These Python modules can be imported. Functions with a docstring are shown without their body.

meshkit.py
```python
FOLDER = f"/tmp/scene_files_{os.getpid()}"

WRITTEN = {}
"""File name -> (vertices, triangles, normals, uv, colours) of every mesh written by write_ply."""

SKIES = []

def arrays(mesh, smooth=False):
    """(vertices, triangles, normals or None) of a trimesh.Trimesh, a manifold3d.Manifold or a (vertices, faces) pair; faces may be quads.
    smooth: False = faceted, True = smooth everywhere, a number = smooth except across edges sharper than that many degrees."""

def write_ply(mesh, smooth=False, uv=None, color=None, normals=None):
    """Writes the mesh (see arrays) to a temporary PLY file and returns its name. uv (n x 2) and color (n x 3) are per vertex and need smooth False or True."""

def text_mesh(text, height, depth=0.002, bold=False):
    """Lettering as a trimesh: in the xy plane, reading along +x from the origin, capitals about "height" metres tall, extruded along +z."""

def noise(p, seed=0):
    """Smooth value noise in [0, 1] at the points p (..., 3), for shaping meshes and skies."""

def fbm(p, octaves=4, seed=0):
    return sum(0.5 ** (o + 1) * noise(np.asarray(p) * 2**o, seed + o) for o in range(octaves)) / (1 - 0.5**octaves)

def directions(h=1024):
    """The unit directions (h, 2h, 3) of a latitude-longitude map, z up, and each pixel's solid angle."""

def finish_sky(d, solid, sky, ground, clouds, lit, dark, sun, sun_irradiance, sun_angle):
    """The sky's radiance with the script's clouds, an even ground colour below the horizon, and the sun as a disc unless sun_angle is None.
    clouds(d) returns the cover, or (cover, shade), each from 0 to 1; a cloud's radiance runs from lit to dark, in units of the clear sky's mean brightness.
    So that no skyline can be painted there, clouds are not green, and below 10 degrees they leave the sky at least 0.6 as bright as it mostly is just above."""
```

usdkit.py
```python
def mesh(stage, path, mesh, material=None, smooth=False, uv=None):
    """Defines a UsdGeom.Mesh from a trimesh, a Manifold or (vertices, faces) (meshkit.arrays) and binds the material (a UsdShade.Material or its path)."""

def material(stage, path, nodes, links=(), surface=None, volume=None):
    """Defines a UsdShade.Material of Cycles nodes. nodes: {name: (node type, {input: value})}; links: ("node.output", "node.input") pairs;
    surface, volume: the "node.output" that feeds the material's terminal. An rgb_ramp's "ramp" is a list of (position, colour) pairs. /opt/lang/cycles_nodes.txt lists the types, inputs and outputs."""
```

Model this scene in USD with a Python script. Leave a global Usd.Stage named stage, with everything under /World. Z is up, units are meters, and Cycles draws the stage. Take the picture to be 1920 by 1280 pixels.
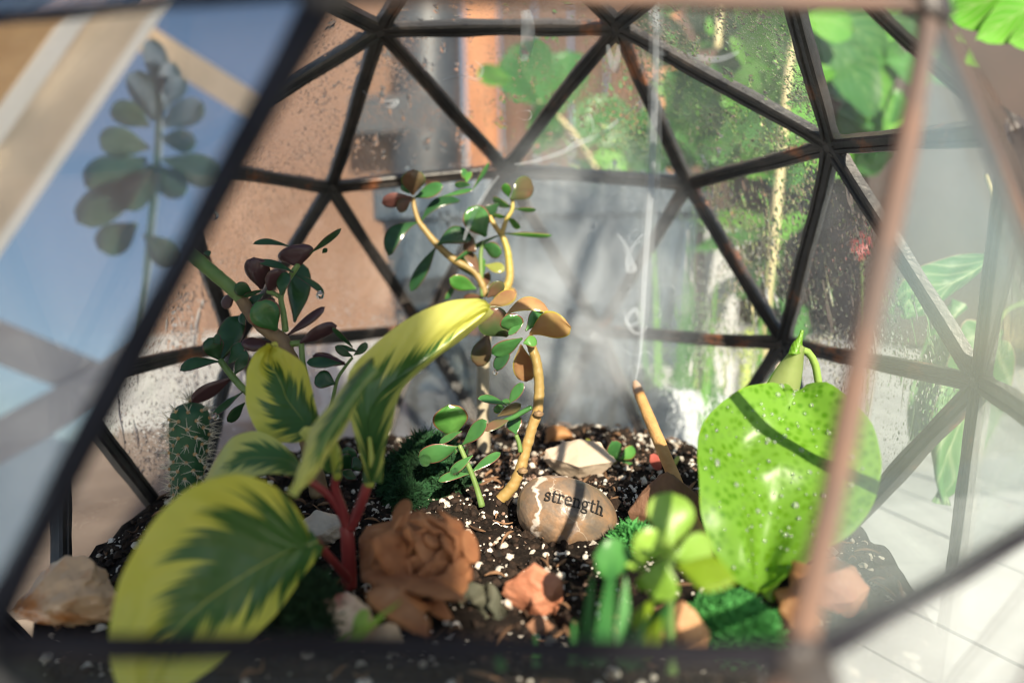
import math, random
import numpy as np, trimesh
from scipy.spatial import Delaunay
from shapely.geometry import Polygon, LineString, Point
from shapely.ops import unary_union
from shapely import affinity
from pxr import Usd, UsdGeom, UsdLux, UsdShade, Gf, Sdf, Vt
import usdkit, meshkit
random.seed(7); rng = np.random.default_rng(7)
stage = Usd.Stage.CreateInMemory()
UsdGeom.SetStageUpAxis(stage, 'Z'); UsdGeom.SetStageMetersPerUnit(stage, 1.0)
UsdGeom.Xform.Define(stage, '/World'); UsdGeom.Scope.Define(stage, '/World/Looks')

# ------------------------------------------------------------------ camera, sky, sun, exposure
R, ZC = 0.12, 0.075                       # dome radius and height of its centre above the table (m); work below is in dome radii about that centre
FPX = 1264.35                             # focal length in photo pixels (1920 wide)
YAW, PIT, ROLL = -.067, .132, -.021
EYE = np.array([.144, -1.40, .281])
EXPOSURE, FSTOP, FOCUS = 1.15, 7.6, 1.38
SUN_DIR = np.array([.30, -.82, .58]); SUN_DIR = SUN_DIR / np.linalg.norm(SUN_DIR)
SUN, SKY = 1.25, .06
_r = np.array([math.cos(YAW), -math.sin(YAW), 0]); _f = np.array([math.sin(YAW), math.cos(YAW), 0]); _z = np.array([0, 0, 1.])
CF = math.cos(PIT) * _f - math.sin(PIT) * _z; _u = math.sin(PIT) * _f + math.cos(PIT) * _z
CX = math.cos(ROLL) * _r + math.sin(ROLL) * _u; CY = math.cos(ROLL) * _u - math.sin(ROLL) * _r
def W(p): return np.asarray(p, float) * R + np.array([0, 0, ZC])
cam = UsdGeom.Camera.Define(stage, '/World/camera')
e = W(EYE)
cam.AddTransformOp().Set(Gf.Matrix4d(*CX, 0, *CY, 0, *(-CF), 0, *e, 1))
cam.CreateHorizontalApertureAttr(36.0); cam.CreateVerticalApertureAttr(36.0 * 682 / 1024)
cam.CreateFocalLengthAttr(FPX / 1920 * 36); cam.CreateClippingRangeAttr(Gf.Vec2f(.004, 200))
cam.CreateFStopAttr(FSTOP); cam.CreateFocusDistanceAttr(FOCUS * R); cam.CreateExposureAttr(EXPOSURE)
sky = usdkit.material(stage, '/World/Looks/sky_light', {
    's': ('sky_texture', {'sky_type': 'single_scattering', 'sun_disc': False, 'air_density': 1.25, 'aerosol_density': .8, 'ozone_density': 1.2, 'sun_elevation': float(math.asin(SUN_DIR[2])), 'sun_rotation': float(math.atan2(SUN_DIR[0], SUN_DIR[1]))}),
    'b': ('background_shader', {'strength': SKY})}, [('s.color', 'b.color')], surface='b.background')
dome = UsdLux.DomeLight.Define(stage, '/World/sky'); UsdShade.MaterialBindingAPI.Apply(dome.GetPrim()).Bind(sky)
dome.GetPrim().SetCustomDataByKey('kind', 'structure')
sun = UsdLux.DistantLight.Define(stage, '/World/sun'); sun.CreateNormalizeAttr(True); sun.CreateIntensityAttr(SUN); sun.CreateAngleAttr(.5); sun.CreateColorAttr(Gf.Vec3f(1, .87, .69))
sx = np.cross([0, 0, 1], SUN_DIR); sx /= np.linalg.norm(sx); sy = np.cross(SUN_DIR, sx)
sun.AddTransformOp().Set(Gf.Matrix4d(*sx, 0, *sy, 0, *SUN_DIR, 0, 0, 0, 3, 1))

# ------------------------------------------------------------------ helpers
def V(px, py, d): return EYE + d * (CF + CX * (px - 960) / FPX - CY * (py - 640) / FPX)
def dpx(n, d): return n / FPX * d          # n photo pixels at depth d, in dome radii
used = {}
def numbered(path):
    n = used.get(path, 0); used[path] = n + 1
    return path if n == 0 else f'{path}_{n:03d}'
def tag(p, label=None, cat=None, group=None, kind=None):
    for k, v in (('label', label), ('category', cat), ('group', group), ('kind', kind)):
        if v: p.SetCustomDataByKey(k, v)
    return p
ORG = {}
def thing(name, label, cat, base, group=None, kind=None):
    x = UsdGeom.Xform.Define(stage, numbered('/World/' + name)); b = W(base)
    x.AddTranslateOp().Set(Gf.Vec3d(*map(float, b))); ORG[str(x.GetPath())] = b
    return tag(x.GetPrim(), label, cat, group, kind)
def obj(name, vf, mat, parent=None, smooth=True, uv=None, **kw):
    """One mesh; vf = (vertices in dome radii, faces[, uv])."""
    if hasattr(vf, 'vertices'): vf = (np.array(vf.vertices), np.array(vf.faces))
    if len(vf) == 3: uv = vf[2]
    v = W(vf[0]); pp = str(parent.GetPath()) if parent is not None else '/World'
    o = np.zeros(3)
    if pp != '/World':
        q = pp
        while q not in ORG: q = q.rsplit('/', 1)[0]
        o = ORG[q]
    m = usdkit.mesh(stage, numbered(pp + '/' + name), (v - o, vf[1]), mat, smooth=smooth, uv=uv)
    return tag(m.GetPrim(), **kw)
def cat3(parts):
    vs, fs, us, n = [], [], [], 0
    for p in parts:
        if hasattr(p, 'vertices'): p = (np.array(p.vertices), np.array(p.faces))
        vs.append(p[0]); fs.append(np.asarray(p[1]) + n); n += len(p[0])
        if len(p) == 3: us.append(p[2])
    return (np.vstack(vs), np.vstack(fs), np.vstack(us)) if us else (np.vstack(vs), np.vstack(fs))
def unit(v): return np.asarray(v, float) / max(np.linalg.norm(v), 1e-12)
def spline(pts, n):
    pts = np.asarray(pts, float)
    if len(pts) == 2: return pts[0] + np.linspace(0, 1, n)[:, None] * (pts[1] - pts[0])
    t = np.r_[0, np.cumsum(np.linalg.norm(np.diff(pts[:, :3], axis=0), axis=1))]; t /= t[-1]
    from scipy.interpolate import PchipInterpolator
    return PchipInterpolator(t, pts)(np.linspace(0, 1, n))
def tube(pts, rad, seg=10, n=None, wob=0, seed=0, nodes=0):
    """Swept round tube, pts (m,3), rad scalar or list at pts; uv = (along, around)."""
    pts = np.asarray(pts, float); rad = np.full(len(pts), rad) if np.ndim(rad) == 0 else np.asarray(rad, float)
    n = n or max(2, 6 * (len(pts) - 1) + 1)
    if nodes: n = max(n, nodes * 12)
    q = spline(np.c_[pts, rad], n); p, r = q[:, :3], q[:, 3]
    if nodes: r = r * (1 + .075 * np.exp(-(((np.linspace(0, 1, n) * nodes) % 1 - .5) ** 2) / .006))
    tg = np.gradient(p, axis=0); tg /= np.linalg.norm(tg, axis=1, keepdims=True) + 1e-12
    a = np.cross(tg[0], [.3, .5, .81]); a = unit(a); v = []
    for i in range(n):
        a = unit(a - tg[i] * (a @ tg[i])); b = np.cross(tg[i], a)
        th = np.linspace(0, 2 * np.pi, seg, endpoint=False)
        rr = r[i] * (1 + wob * (meshkit.noise(np.c_[np.cos(th) * 1.5 + 9, np.sin(th) * 1.5 + 9, np.full(seg, i * .6 + seed * 7)]) - .5)) if wob else np.full(seg, r[i])
        v.append(p[i] + (np.cos(th) * rr)[:, None] * a + (np.sin(th) * rr)[:, None] * b)
    v = np.vstack(v + [p[:1] - tg[0] * r[0] * .4, p[-1:] + tg[-1] * r[-1] * .5]); f = []
    for i in range(n - 1):
        for j in range(seg):
            k = (j + 1) % seg; A, B, C, D = i * seg + j, i * seg + k, (i + 1) * seg + k, (i + 1) * seg + j
            f += [[A, B, C], [A, C, D]]
    s, t = n * seg, n * seg + 1
    for j in range(seg):
        k = (j + 1) % seg; f += [[s, k, j], [t, (n - 1) * seg + j, (n - 1) * seg + k]]
    uv = np.vstack([np.c_[np.repeat(np.linspace(0, 1, n), seg), np.tile(np.arange(seg) / seg, n)], [[0, 0], [1, 0]]])
    return v, np.array(f), uv
def ptube(pp, d=None, **kw):
    """tube from photo-pixel points (px, py, depth, width px)."""
    return tube([V(x, y, z) for x, y, z, w in pp], [dpx(w / 2, z) for x, y, z, w in pp], **kw)
def shell(top, n_, th, uvt):
    """closed leaf solid from a grid of mid-surface points (nt,nv,3), normals and half thickness grids."""
    nt, nv = top.shape[:2]
    A = (top + n_ * th[..., None]).reshape(-1, 3); B = (top - n_ * th[..., None]).reshape(-1, 3)
    i, j = np.meshgrid(np.arange(nt - 1), np.arange(nv - 1), indexing='ij'); a = (i * nv + j).ravel()
    q = np.vstack([np.c_[a, a + 1, a + nv + 1], np.c_[a, a + nv + 1, a + nv]])
    f = np.vstack([q, q[:, ::-1] + len(A)])
    uv = uvt.reshape(-1, 2)
    return np.vstack([A, B]), f, np.vstack([uv, uv + [0, 10]])
def jleaf(b, t, w, roll=0, th=.28, bend=0., cup=.16, under=False, twist=0, nt=13, nv=9, point=0., seed=0, blade=0):
    """fleshy obovate leaf from base b to tip t (dome radii), full width w; roll (deg) turns its face from the camera; bend = sideways sag of the middle / length."""
    b, t = np.asarray(b, float), np.asarray(t, float); ax = t - b; L = np.linalg.norm(ax); ax /= L
    view = unit(b - EYE); s = unit(np.cross(view, ax)); n = np.cross(ax, s) ; n = n if n @ view < 0 else -n
    r = math.radians(roll); s2 = math.cos(r) * s + math.sin(r) * n; n2 = unit(np.cross(ax, s2)); n2 = n2 if n2 @ view < 0 else -n2
    if under: n2 = -n2
    u = np.linspace(0, 1, nt)[:, None]; v = np.linspace(-1, 1, nv)[None]
    g = np.where(u < .6, .13 + .87 * np.sin(np.pi / 2 * np.clip(u / .6, 0, 1)) ** 1.35, np.sqrt(np.clip(1 - ((u - .6) / .4) ** 2, 0, 1)) * (1 - point * (u - .6) / .4 * .6))
    if blade: g = np.clip(1 - u, 0, 1) ** .7 * np.clip(.55 + 2 * u, 0, 1)
    up = unit(np.cross(ax, [0, 0, 1.])); up = np.cross(up, ax); up = up if up[2] > 0 else -up
    c = b + ax * (u * L)[..., None] + up * (bend * L * 4 * u * (1 - u))[..., None]
    hw = g * w / 2
    wob = (meshkit.noise(np.stack(np.broadcast_arrays(u * 3 + seed * 3.7, v * 1.3 + 5, 0 * u * v + seed), -1)) - .5)
    P = c + s2 * (v * hw)[..., None] + n2 * ((v ** 2 * cup * hw + wob * w * .09))[..., None]
    T = np.sqrt(np.clip(1 - v ** 2, 0, 1)) * np.sqrt(np.clip(g, 0, 1)) * w * th * .5 * np.where(u > .97, .3, 1)
    return shell(P, np.broadcast_to(n2, P.shape), T, np.stack(np.broadcast_arrays(u, v + 0 * u), -1))
def loft(Lp, Mp, Rp, th=.0035, nt=34, nv=17, fold=0., under=False, wave=0.):
    """broad thin leaf through left, middle and right rows of (px, py, depth)."""
    g = [spline([V(*p) for p in row], nt) for row in (Lp, Mp, Rp)]
    v = np.linspace(-1, 1, nv)[None, :, None]; L_, M_, R_ = (x[:, None] for x in g)
    quad = L_ * v * (v - 1) / 2 + M_ * (1 - v * v) + R_ * v * (v + 1) / 2
    lin = np.where(v < 0, M_ + (L_ - M_) * -v, M_ + (R_ - M_) * v)
    P = quad * (1 - fold) + lin * fold
    du = np.gradient(P, axis=0); dv = np.gradient(P, axis=1); n = np.cross(du, dv); n /= np.linalg.norm(n, axis=-1, keepdims=True) + 1e-9
    if np.mean(n @ CF) > 0: n = -n
    if under: n = -n
    u = np.broadcast_to(np.linspace(0, 1, nt)[:, None], (nt, nv)); vv = np.broadcast_to(v[..., 0], (nt, nv))
    if wave: P = P + n * (wave * (meshkit.noise(np.stack([u * 5, vv * 2 + 4, u * 0 + 3], -1)) - .5))[..., None]
    return shell(P, n, th * np.sqrt(np.clip(1.02 - vv ** 2, 0, 1)), np.stack([u, vv], -1))
def pillow(poly, dfn, th, edge=.35, noise=0., freq=14, seed=0, step=None, rough=0, depth_noise=0):
    """closed slab with rounded rims: outline in photo pixels at depths dfn(px,py); half thickness th (dome radii)."""
    pg = Polygon(poly).buffer(0); ring = np.array(pg.exterior.segmentize(step or math.sqrt(pg.area) / 11).coords)[:-1]
    st = step or math.sqrt(pg.area) / 11; x0, y0, x1, y1 = pg.bounds
    gx, gy = np.meshgrid(np.arange(x0, x1, st), np.arange(y0, y1, st)); gx = gx + (np.arange(gx.shape[0]) % 2)[:, None] * st / 2
    inn = np.array([(a, c) for a, c in zip(gx.ravel(), gy.ravel()) if pg.contains(Point(a, c)) and pg.exterior.distance(Point(a, c)) > st * .45]).reshape(-1, 2)
    pts = np.vstack([ring, inn]); tri = Delaunay(pts).simplices
    ok = [pg.contains(Point(*pts[t].mean(0))) for t in tri]; tri = tri[ok]
    e2 = np.cross(pts[tri[:, 1]] - pts[tri[:, 0]], pts[tri[:, 2]] - pts[tri[:, 0]]); tri[e2 < 0] = tri[e2 < 0][:, ::-1]
    dist = np.array([pg.exterior.distance(Point(*p)) for p in pts]); k = np.clip(dist / (edge * math.sqrt(pg.area)), 0, 1)
    h = th * np.sqrt(np.clip(1 - (1 - k) ** 2, 0, 1)); m = len(pts); nr = len(ring)
    base = np.array([V(x, y, dfn(x, y)) for x, y in pts]); view = base - EYE; view /= np.linalg.norm(view, axis=1, keepdims=True)
    if noise: h = h + k * noise * (meshkit.fbm(np.c_[base * freq, np.zeros(0).reshape(0, 0)] if 0 else base * freq + seed * 3.3, 3, seed) - .5) * 2
    A = base - view * h[:, None]; B = base + view * np.abs(h)[:, None]
    idx = np.arange(m); bi = np.where(idx < nr, idx, m + idx - nr)
    f = np.vstack([tri, bi[tri][:, ::-1]])
    uv = np.c_[(pts[:, 0] - x0) / (x1 - x0), (pts[:, 1] - y0) / (y1 - y0)]
    return np.vstack([A, B[nr:]]), f, np.vstack([uv, uv[nr:]])
def rock(c, size, seed, n=15, sub=3, amp=.10, rot=0):
    """faceted stone: hull of a few random points, refined and roughened; c centre, size (sx,sy,sz) half sizes."""
    r = np.random.default_rng(seed); p = r.normal(size=(n, 3)); p /= np.linalg.norm(p, axis=1, keepdims=True)
    p = np.vstack([p, np.eye(3), -np.eye(3)]) * r.uniform(.8, 1.06, (n + 6, 1)); m = trimesh.convex.convex_hull(p)
    for _ in range(sub + 1): m = m.subdivide()
    v = np.array(m.vertices); v *= 1 + amp * 2 * (meshkit.fbm(v * 2.4 + seed, 3, seed)[:, None] - .5) + .05 * (meshkit.fbm(v * 11 + seed, 3, seed)[:, None] - .5)
    v = v * np.asarray(size); ca, sa = math.cos(rot), math.sin(rot)
    return v @ np.array([[ca, sa, 0], [-sa, ca, 0], [0, 0, 1.]]) + c, np.array(m.faces)
def boxm(c, half, axes=None):
    m = trimesh.creation.box(extents=np.asarray(half) * 2.0); v = np.array(m.vertices)
    if axes is not None: v = v @ np.asarray(axes)
    return v + c, np.array(m.faces)
def ground_hit(px, py, zf):
    r = CF + CX * (px - 960) / FPX - CY * (py - 640) / FPX; d = .3
    while d < 4:
        p = EYE + d * r
        if p[2] < zf(p[0], p[1]): return d, p
        d += .004
    return d, EYE + d * r

# ------------------------------------------------------------------ materials
LK = '/World/Looks/'
def M(name, c1, c2=None, scale=40, rough=.6, bump=0., bscale=None, dist=.0006, spec=.5, detail=4, c3=None, lo=.35, hi=.65, coat=0, sss=0, stretch=None, bd=.0):
    """noise-coloured principled surface; scale per metre."""
    c2 = c2 if c2 is not None else c1
    st = [(lo, c1), (hi, c2)] + ([(min(hi + .12, 1), c3)] if c3 is not None else [])
    n = {'g': ('geometry', {}), 'm': ('mapping', {'scale': stretch or (1, 1, 1)}), 'n': ('noise_texture', {'scale': scale, 'detail': detail, 'roughness': .6, 'distortion': bd}), 'r': ('rgb_ramp', {'ramp': st}),
         'p': ('principled_bsdf', {'roughness': rough, 'specular_ior_level': spec, 'coat_weight': coat, 'coat_roughness': .12})}
    l = [('g.position', 'm.vector'), ('m.vector', 'n.vector'), ('n.fac', 'r.fac'), ('r.color', 'p.base_color')]
    if bump:
        n['b'] = ('noise_texture', {'scale': bscale or scale * 4, 'detail': 5, 'roughness': .65}); n['k'] = ('bump', {'strength': bump, 'distance': dist})
        l += [('m.vector', 'b.vector'), ('b.fac', 'k.height'), ('k.normal', 'p.normal')]
    return usdkit.material(stage, LK + name, n, l, surface='p.BSDF')
def leafmat(name, top, top2, bot, rim=None, trans=.25, rough=.22, scale=120, rimw=.86, spot=0, bump=.25, vein=None, tcol=None, ribs=0, cell=.3):
    """leaf: st.y < 5 is the upper face, > 5 the lower; rim colour along the margin; part of the light passes through."""
    n = {'a': ('uvmap', {'attribute': 'st'}), 's': ('separate_xyz', {}), 'isb': ('math', {'math_type': 'greater_than', 'value2': 5.0}), 'm10': ('math', {'math_type': 'multiply', 'value2': 10.0}),
         'v': ('math', {'math_type': 'subtract'}), 'av': ('math', {'math_type': 'absolute'}), 'g': ('geometry', {}), 'n': ('noise_texture', {'scale': scale, 'detail': 3}),
         'r': ('rgb_ramp', {'ramp': [(.36, top), (.66, top2)]}), 'cb': ('mix_color', {'b': bot}),
         'rm': ('map_range', {'from_min': rimw, 'from_max': min(rimw + .1, 1.0)}), 'cr': ('mix_color', {'b': rim if rim is not None else bot}),
         'bn': ('noise_texture', {'scale': scale * 7, 'detail': 2}), 'k': ('bump', {'strength': bump, 'distance': .0004}),
         'p': ('principled_bsdf', {'roughness': rough}), 't': ('translucent_bsdf', {}), 'tc': ('mix_color', {'blend_type': 'multiply', 'fac': 1.0, 'b': tcol or (1.0, 1.0, .6)}), 'mx': ('mix_closure', {'fac': trans})}
    l = [('a.UV', 's.vector'), ('s.y', 'isb.value1'), ('isb.value', 'm10.value1'), ('s.y', 'v.value1'), ('m10.value', 'v.value2'), ('v.value', 'av.value1'), ('g.position', 'n.vector'), ('n.fac', 'r.fac'),
         ('r.color', 'cb.a'), ('isb.value', 'cb.fac'), ('g.position', 'bn.vector'), ('bn.fac', 'k.height'), ('k.normal', 'p.normal')]
    last = 'cb.result'
    if ribs:
        n.update({'rf': ('math', {'math_type': 'multiply_add', 'value2': -.42}), 'rs': ('math', {'math_type': 'multiply', 'value2': float(ribs)}), 'rsn': ('math', {'math_type': 'sine'}), 'rab': ('math', {'math_type': 'absolute'}), 'rp': ('math', {'math_type': 'power', 'value2': 14.0}), 'rq': ('math', {'math_type': 'multiply', 'value2': .45}), 'cv2': ('mix_color', {'b': vein or bot}), 'rh': ('math', {'math_type': 'multiply_add', 'value2': .6})})
        l += [('av.value', 'rf.value1'), ('s.x', 'rf.value3'), ('rf.value', 'rs.value1'), ('rs.value', 'rsn.value1'), ('rsn.value', 'rab.value1'), ('rab.value', 'rp.value1'), ('rp.value', 'rq.value1'), ('rq.value', 'cv2.fac'), (last, 'cv2.a'), ('rab.value', 'rh.value1'), ('bn.fac', 'rh.value3')]
        l = [x for x in l if x != ('bn.fac', 'k.height')] + [('rh.value', 'k.height')]; last = 'cv2.result'
    if rim is not None: l += [('av.value', 'rm.value'), ('rm.result', 'cr.fac'), (last, 'cr.a')]; last = 'cr.result'
    if vein is not None:
        n['vm'] = ('map_range', {'from_min': .0, 'from_max': .05, 'to_min': .7, 'to_max': 0.0}); n['cv'] = ('mix_color', {'b': vein}); l += [('av.value', 'vm.value'), ('vm.result', 'cv.fac'), (last, 'cv.a')]; last = 'cv.result'
    if spot:
        n['vo'] = ('voronoi_texture', {'scale': spot}); n['sm'] = ('map_range', {'from_min': .2, 'from_max': .6}); n['cs'] = ('mix_color', {'b': tuple(min(1, x * 1.2 + .035) for x in top2)})
        l += [('g.position', 'vo.vector'), ('vo.distance', 'sm.value'), ('sm.result', 'cs.fac'), (last, 'cs.a')]; last = 'cs.result'
    l += [(last, 'p.base_color'), (last, 'tc.a'), ('tc.result', 't.color'), ('p.BSDF', 'mx.closure1'), ('t.BSDF', 'mx.closure2')]
    return usdkit.material(stage, LK + name, n, l, surface='mx.closure')
def variegated(name, green, green2, cream, w0=.24, freq=5., sharp=.10, amp=2.1):
    """cream leaf with a jagged green middle that follows the side veins."""
    n = {'a': ('uvmap', {'attribute': 'st'}), 's': ('separate_xyz', {}), 'isb': ('math', {'math_type': 'greater_than', 'value2': 5.0}), 'm10': ('math', {'math_type': 'multiply', 'value2': 10.0}),
         'v': ('math', {'math_type': 'subtract'}), 'av': ('math', {'math_type': 'absolute'}), 'fl': ('math', {'math_type': 'multiply', 'value2': .42}), 'du': ('math', {'math_type': 'subtract'}),
         'sg': ('math', {'math_type': 'multiply', 'value2': 3.1}), 'c': ('combine_xyz', {'z': 1.7}), 'sv': ('math', {'math_type': 'sign'}), 'sv2': ('math', {'math_type': 'multiply', 'value2': 5.0}),
         'n': ('noise_texture', {'scale': freq, 'detail': 3, 'roughness': .55}), 'nn': ('math', {'math_type': 'multiply_add', 'value2': amp, 'value3': w0 - amp / 2}),
         'taper': ('map_range', {'from_min': .75, 'from_max': 1.0, 'to_min': 0.0, 'to_max': .32}), 'w': ('math', {'math_type': 'subtract'}), 'df': ('math', {'math_type': 'subtract'}),
         'mk': ('map_range', {'from_min': -sharp, 'from_max': sharp}), 'n2': ('noise_texture', {'scale': 90, 'detail': 3}), 'gr': ('mix_color', {'a': green, 'b': green2}), 'cr': ('mix_color', {'a': cream, 'b': tuple(x * f for x, f in zip(cream, (.85, .95, .8)))}),
         'g': ('geometry', {}), 'mxc': ('mix_color', {}), 'mr': ('map_range', {'from_min': .008, 'from_max': .03, 'to_min': .55, 'to_max': 0.0}), 'mxd': ('mix_color', {'b': tuple(.5 * a + .5 * b for a, b in zip(green2, cream))}), 'vs': ('math', {'math_type': 'multiply', 'value2': 62.0}), 'vw': ('math', {'math_type': 'sine'}), 'vb': ('math', {'math_type': 'multiply_add', 'value2': .35}), 'bn': ('noise_texture', {'scale': 260, 'detail': 2}), 'k': ('bump', {'strength': .22, 'distance': .0005}),
         'p': ('principled_bsdf', {'roughness': .3}), 't': ('translucent_bsdf', {}), 'mx': ('mix_closure', {'fac': .3})}
    l = [('a.UV', 's.vector'), ('s.y', 'isb.value1'), ('isb.value', 'm10.value1'), ('s.y', 'v.value1'), ('m10.value', 'v.value2'), ('v.value', 'av.value1'), ('av.value', 'fl.value1'), ('s.x', 'du.value1'), ('fl.value', 'du.value2'),
         ('du.value', 'sg.value1'), ('sg.value', 'c.x'), ('v.value', 'sv.value1'), ('sv.value', 'sv2.value1'), ('sv2.value', 'c.y'), ('c.vector', 'n.vector'), ('n.fac', 'nn.value1'), ('s.x', 'taper.value'), ('nn.value', 'w.value1'), ('taper.result', 'w.value2'),
         ('w.value', 'df.value1'), ('av.value', 'df.value2'), ('df.value', 'mk.value'), ('g.position', 'n2.vector'), ('n2.fac', 'gr.fac'), ('n2.fac', 'cr.fac'), ('cr.result', 'mxc.a'), ('gr.result', 'mxc.b'), ('mk.result', 'mxc.fac'),
         ('g.position', 'bn.vector'), ('du.value', 'vs.value1'), ('vs.value', 'vw.value1'), ('vw.value', 'vb.value1'), ('bn.fac', 'vb.value3'), ('vb.value', 'k.height'), ('k.normal', 'p.normal'), ('av.value', 'mr.value'), ('mr.result', 'mxd.fac'), ('mxc.result', 'mxd.a'), ('mxd.result', 'p.base_color'), ('mxd.result', 't.color'), ('p.BSDF', 'mx.closure1'), ('t.BSDF', 'mx.closure2')]
    return usdkit.material(stage, LK + name, n, l, surface='mx.closure')
def glass(name, wet=0., dust=.02, refl=0., scale=420., frost=0., power=5.0, dustcol=(.8, .82, .82)):
    """window glass; wet: share of it under beads and runs of condensation (these bend the view); dust: pale film; refl: extra mirror share."""
    n = {'g': ('geometry', {}), 'm': ('mapping', {'scale': (1, 1, .6)}), 'v1': ('voronoi_texture', {'scale': scale, 'randomness': 1.0}), 'v2': ('voronoi_texture', {'scale': scale * 2.3, 'randomness': 1.0}),
         'nz': ('noise_texture', {'scale': 55, 'detail': 3}), 'th': ('map_range', {'from_min': .32, 'from_max': .7, 'to_min': max(0, wet - .2), 'to_max': wet + .12}),
         'd1': ('math', {'math_type': 'subtract', 'use_clamp': True}), 'd2': ('math', {'math_type': 'subtract', 'use_clamp': True}), 'h': ('math', {'math_type': 'maximum'}), 'hs': ('math', {'math_type': 'power', 'value2': .55}),
         'ms': ('mapping', {'scale': (1, 1, .05)}), 'sn': ('noise_texture', {'scale': 300.0, 'detail': 2}), 'sk': ('map_range', {'from_min': .63, 'from_max': .74, 'to_min': 0.0, 'to_max': .3}), 'h2': ('math', {'math_type': 'maximum'}), 'mk': ('map_range', {'from_min': .005, 'from_max': .05, 'to_min': 0.0, 'to_max': .72}), 'b': ('bump', {'strength': 1.0, 'distance': .0006}),
         'rf': ('refraction_bsdf', {'IOR': 1.13, 'roughness': .03, 'color': (.96, .97, .96)}), 'tr': ('transparent_bsdf', {'color': (.97, .985, .98)}), 'mx1': ('mix_closure', {}),
         'lw': ('layer_weight', {'blend': .5}), 'pw': ('math', {'math_type': 'power', 'value2': power}), 'fr': ('math', {'math_type': 'multiply_add', 'value2': .9, 'value3': .04 + refl}),
         'gl': ('glossy_bsdf', {'roughness': .015, 'color': (1, 1, 1)}), 'mx2': ('mix_closure', {}),
         'dn': ('noise_texture', {'scale': 28, 'detail': 5, 'roughness': .65}), 'df': ('map_range', {'from_min': .25, 'from_max': .75, 'to_min': dust * .6, 'to_max': dust * 1.4}),
         'di': ('diffuse_bsdf', {'color': dustcol}), 'tl': ('translucent_bsdf', {'color': dustcol}), 'dm': ('mix_closure', {'fac': .5}), 'mx3': ('mix_closure', {})}
    l = [('g.position', 'm.vector'), ('m.vector', 'v1.vector'), ('m.vector', 'v2.vector'), ('g.position', 'nz.vector'), ('nz.fac', 'th.value'), ('th.result', 'd1.value1'), ('v1.distance', 'd1.value2'), ('th.result', 'd2.value1'), ('v2.distance', 'd2.value2'),
         ('d1.value', 'h.value1'), ('d2.value', 'h.value2'), ('g.position', 'ms.vector'), ('ms.vector', 'sn.vector'), ('sn.fac', 'sk.value'), ('h.value', 'h2.value1'), ('sk.result', 'h2.value2'), ('h2.value', 'mk.value'), ('h2.value', 'hs.value1'), ('hs.value', 'b.height'), ('b.normal', 'rf.normal'), ('b.normal', 'gl.normal'), ('mk.result', 'mx1.fac'), ('tr.BSDF', 'mx1.closure1'), ('rf.BSDF', 'mx1.closure2'),
         ('lw.facing', 'pw.value1'), ('pw.value', 'fr.value1'), ('fr.value', 'mx2.fac'), ('mx1.closure', 'mx2.closure1'), ('gl.BSDF', 'mx2.closure2'), ('g.position', 'dn.vector'), ('dn.fac', 'df.value'), ('df.result', 'mx3.fac'),
         ('di.BSDF', 'dm.closure1'), ('tl.BSDF', 'dm.closure2'), ('mx2.closure', 'mx3.closure1'), ('dm.closure', 'mx3.closure2')]
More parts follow.
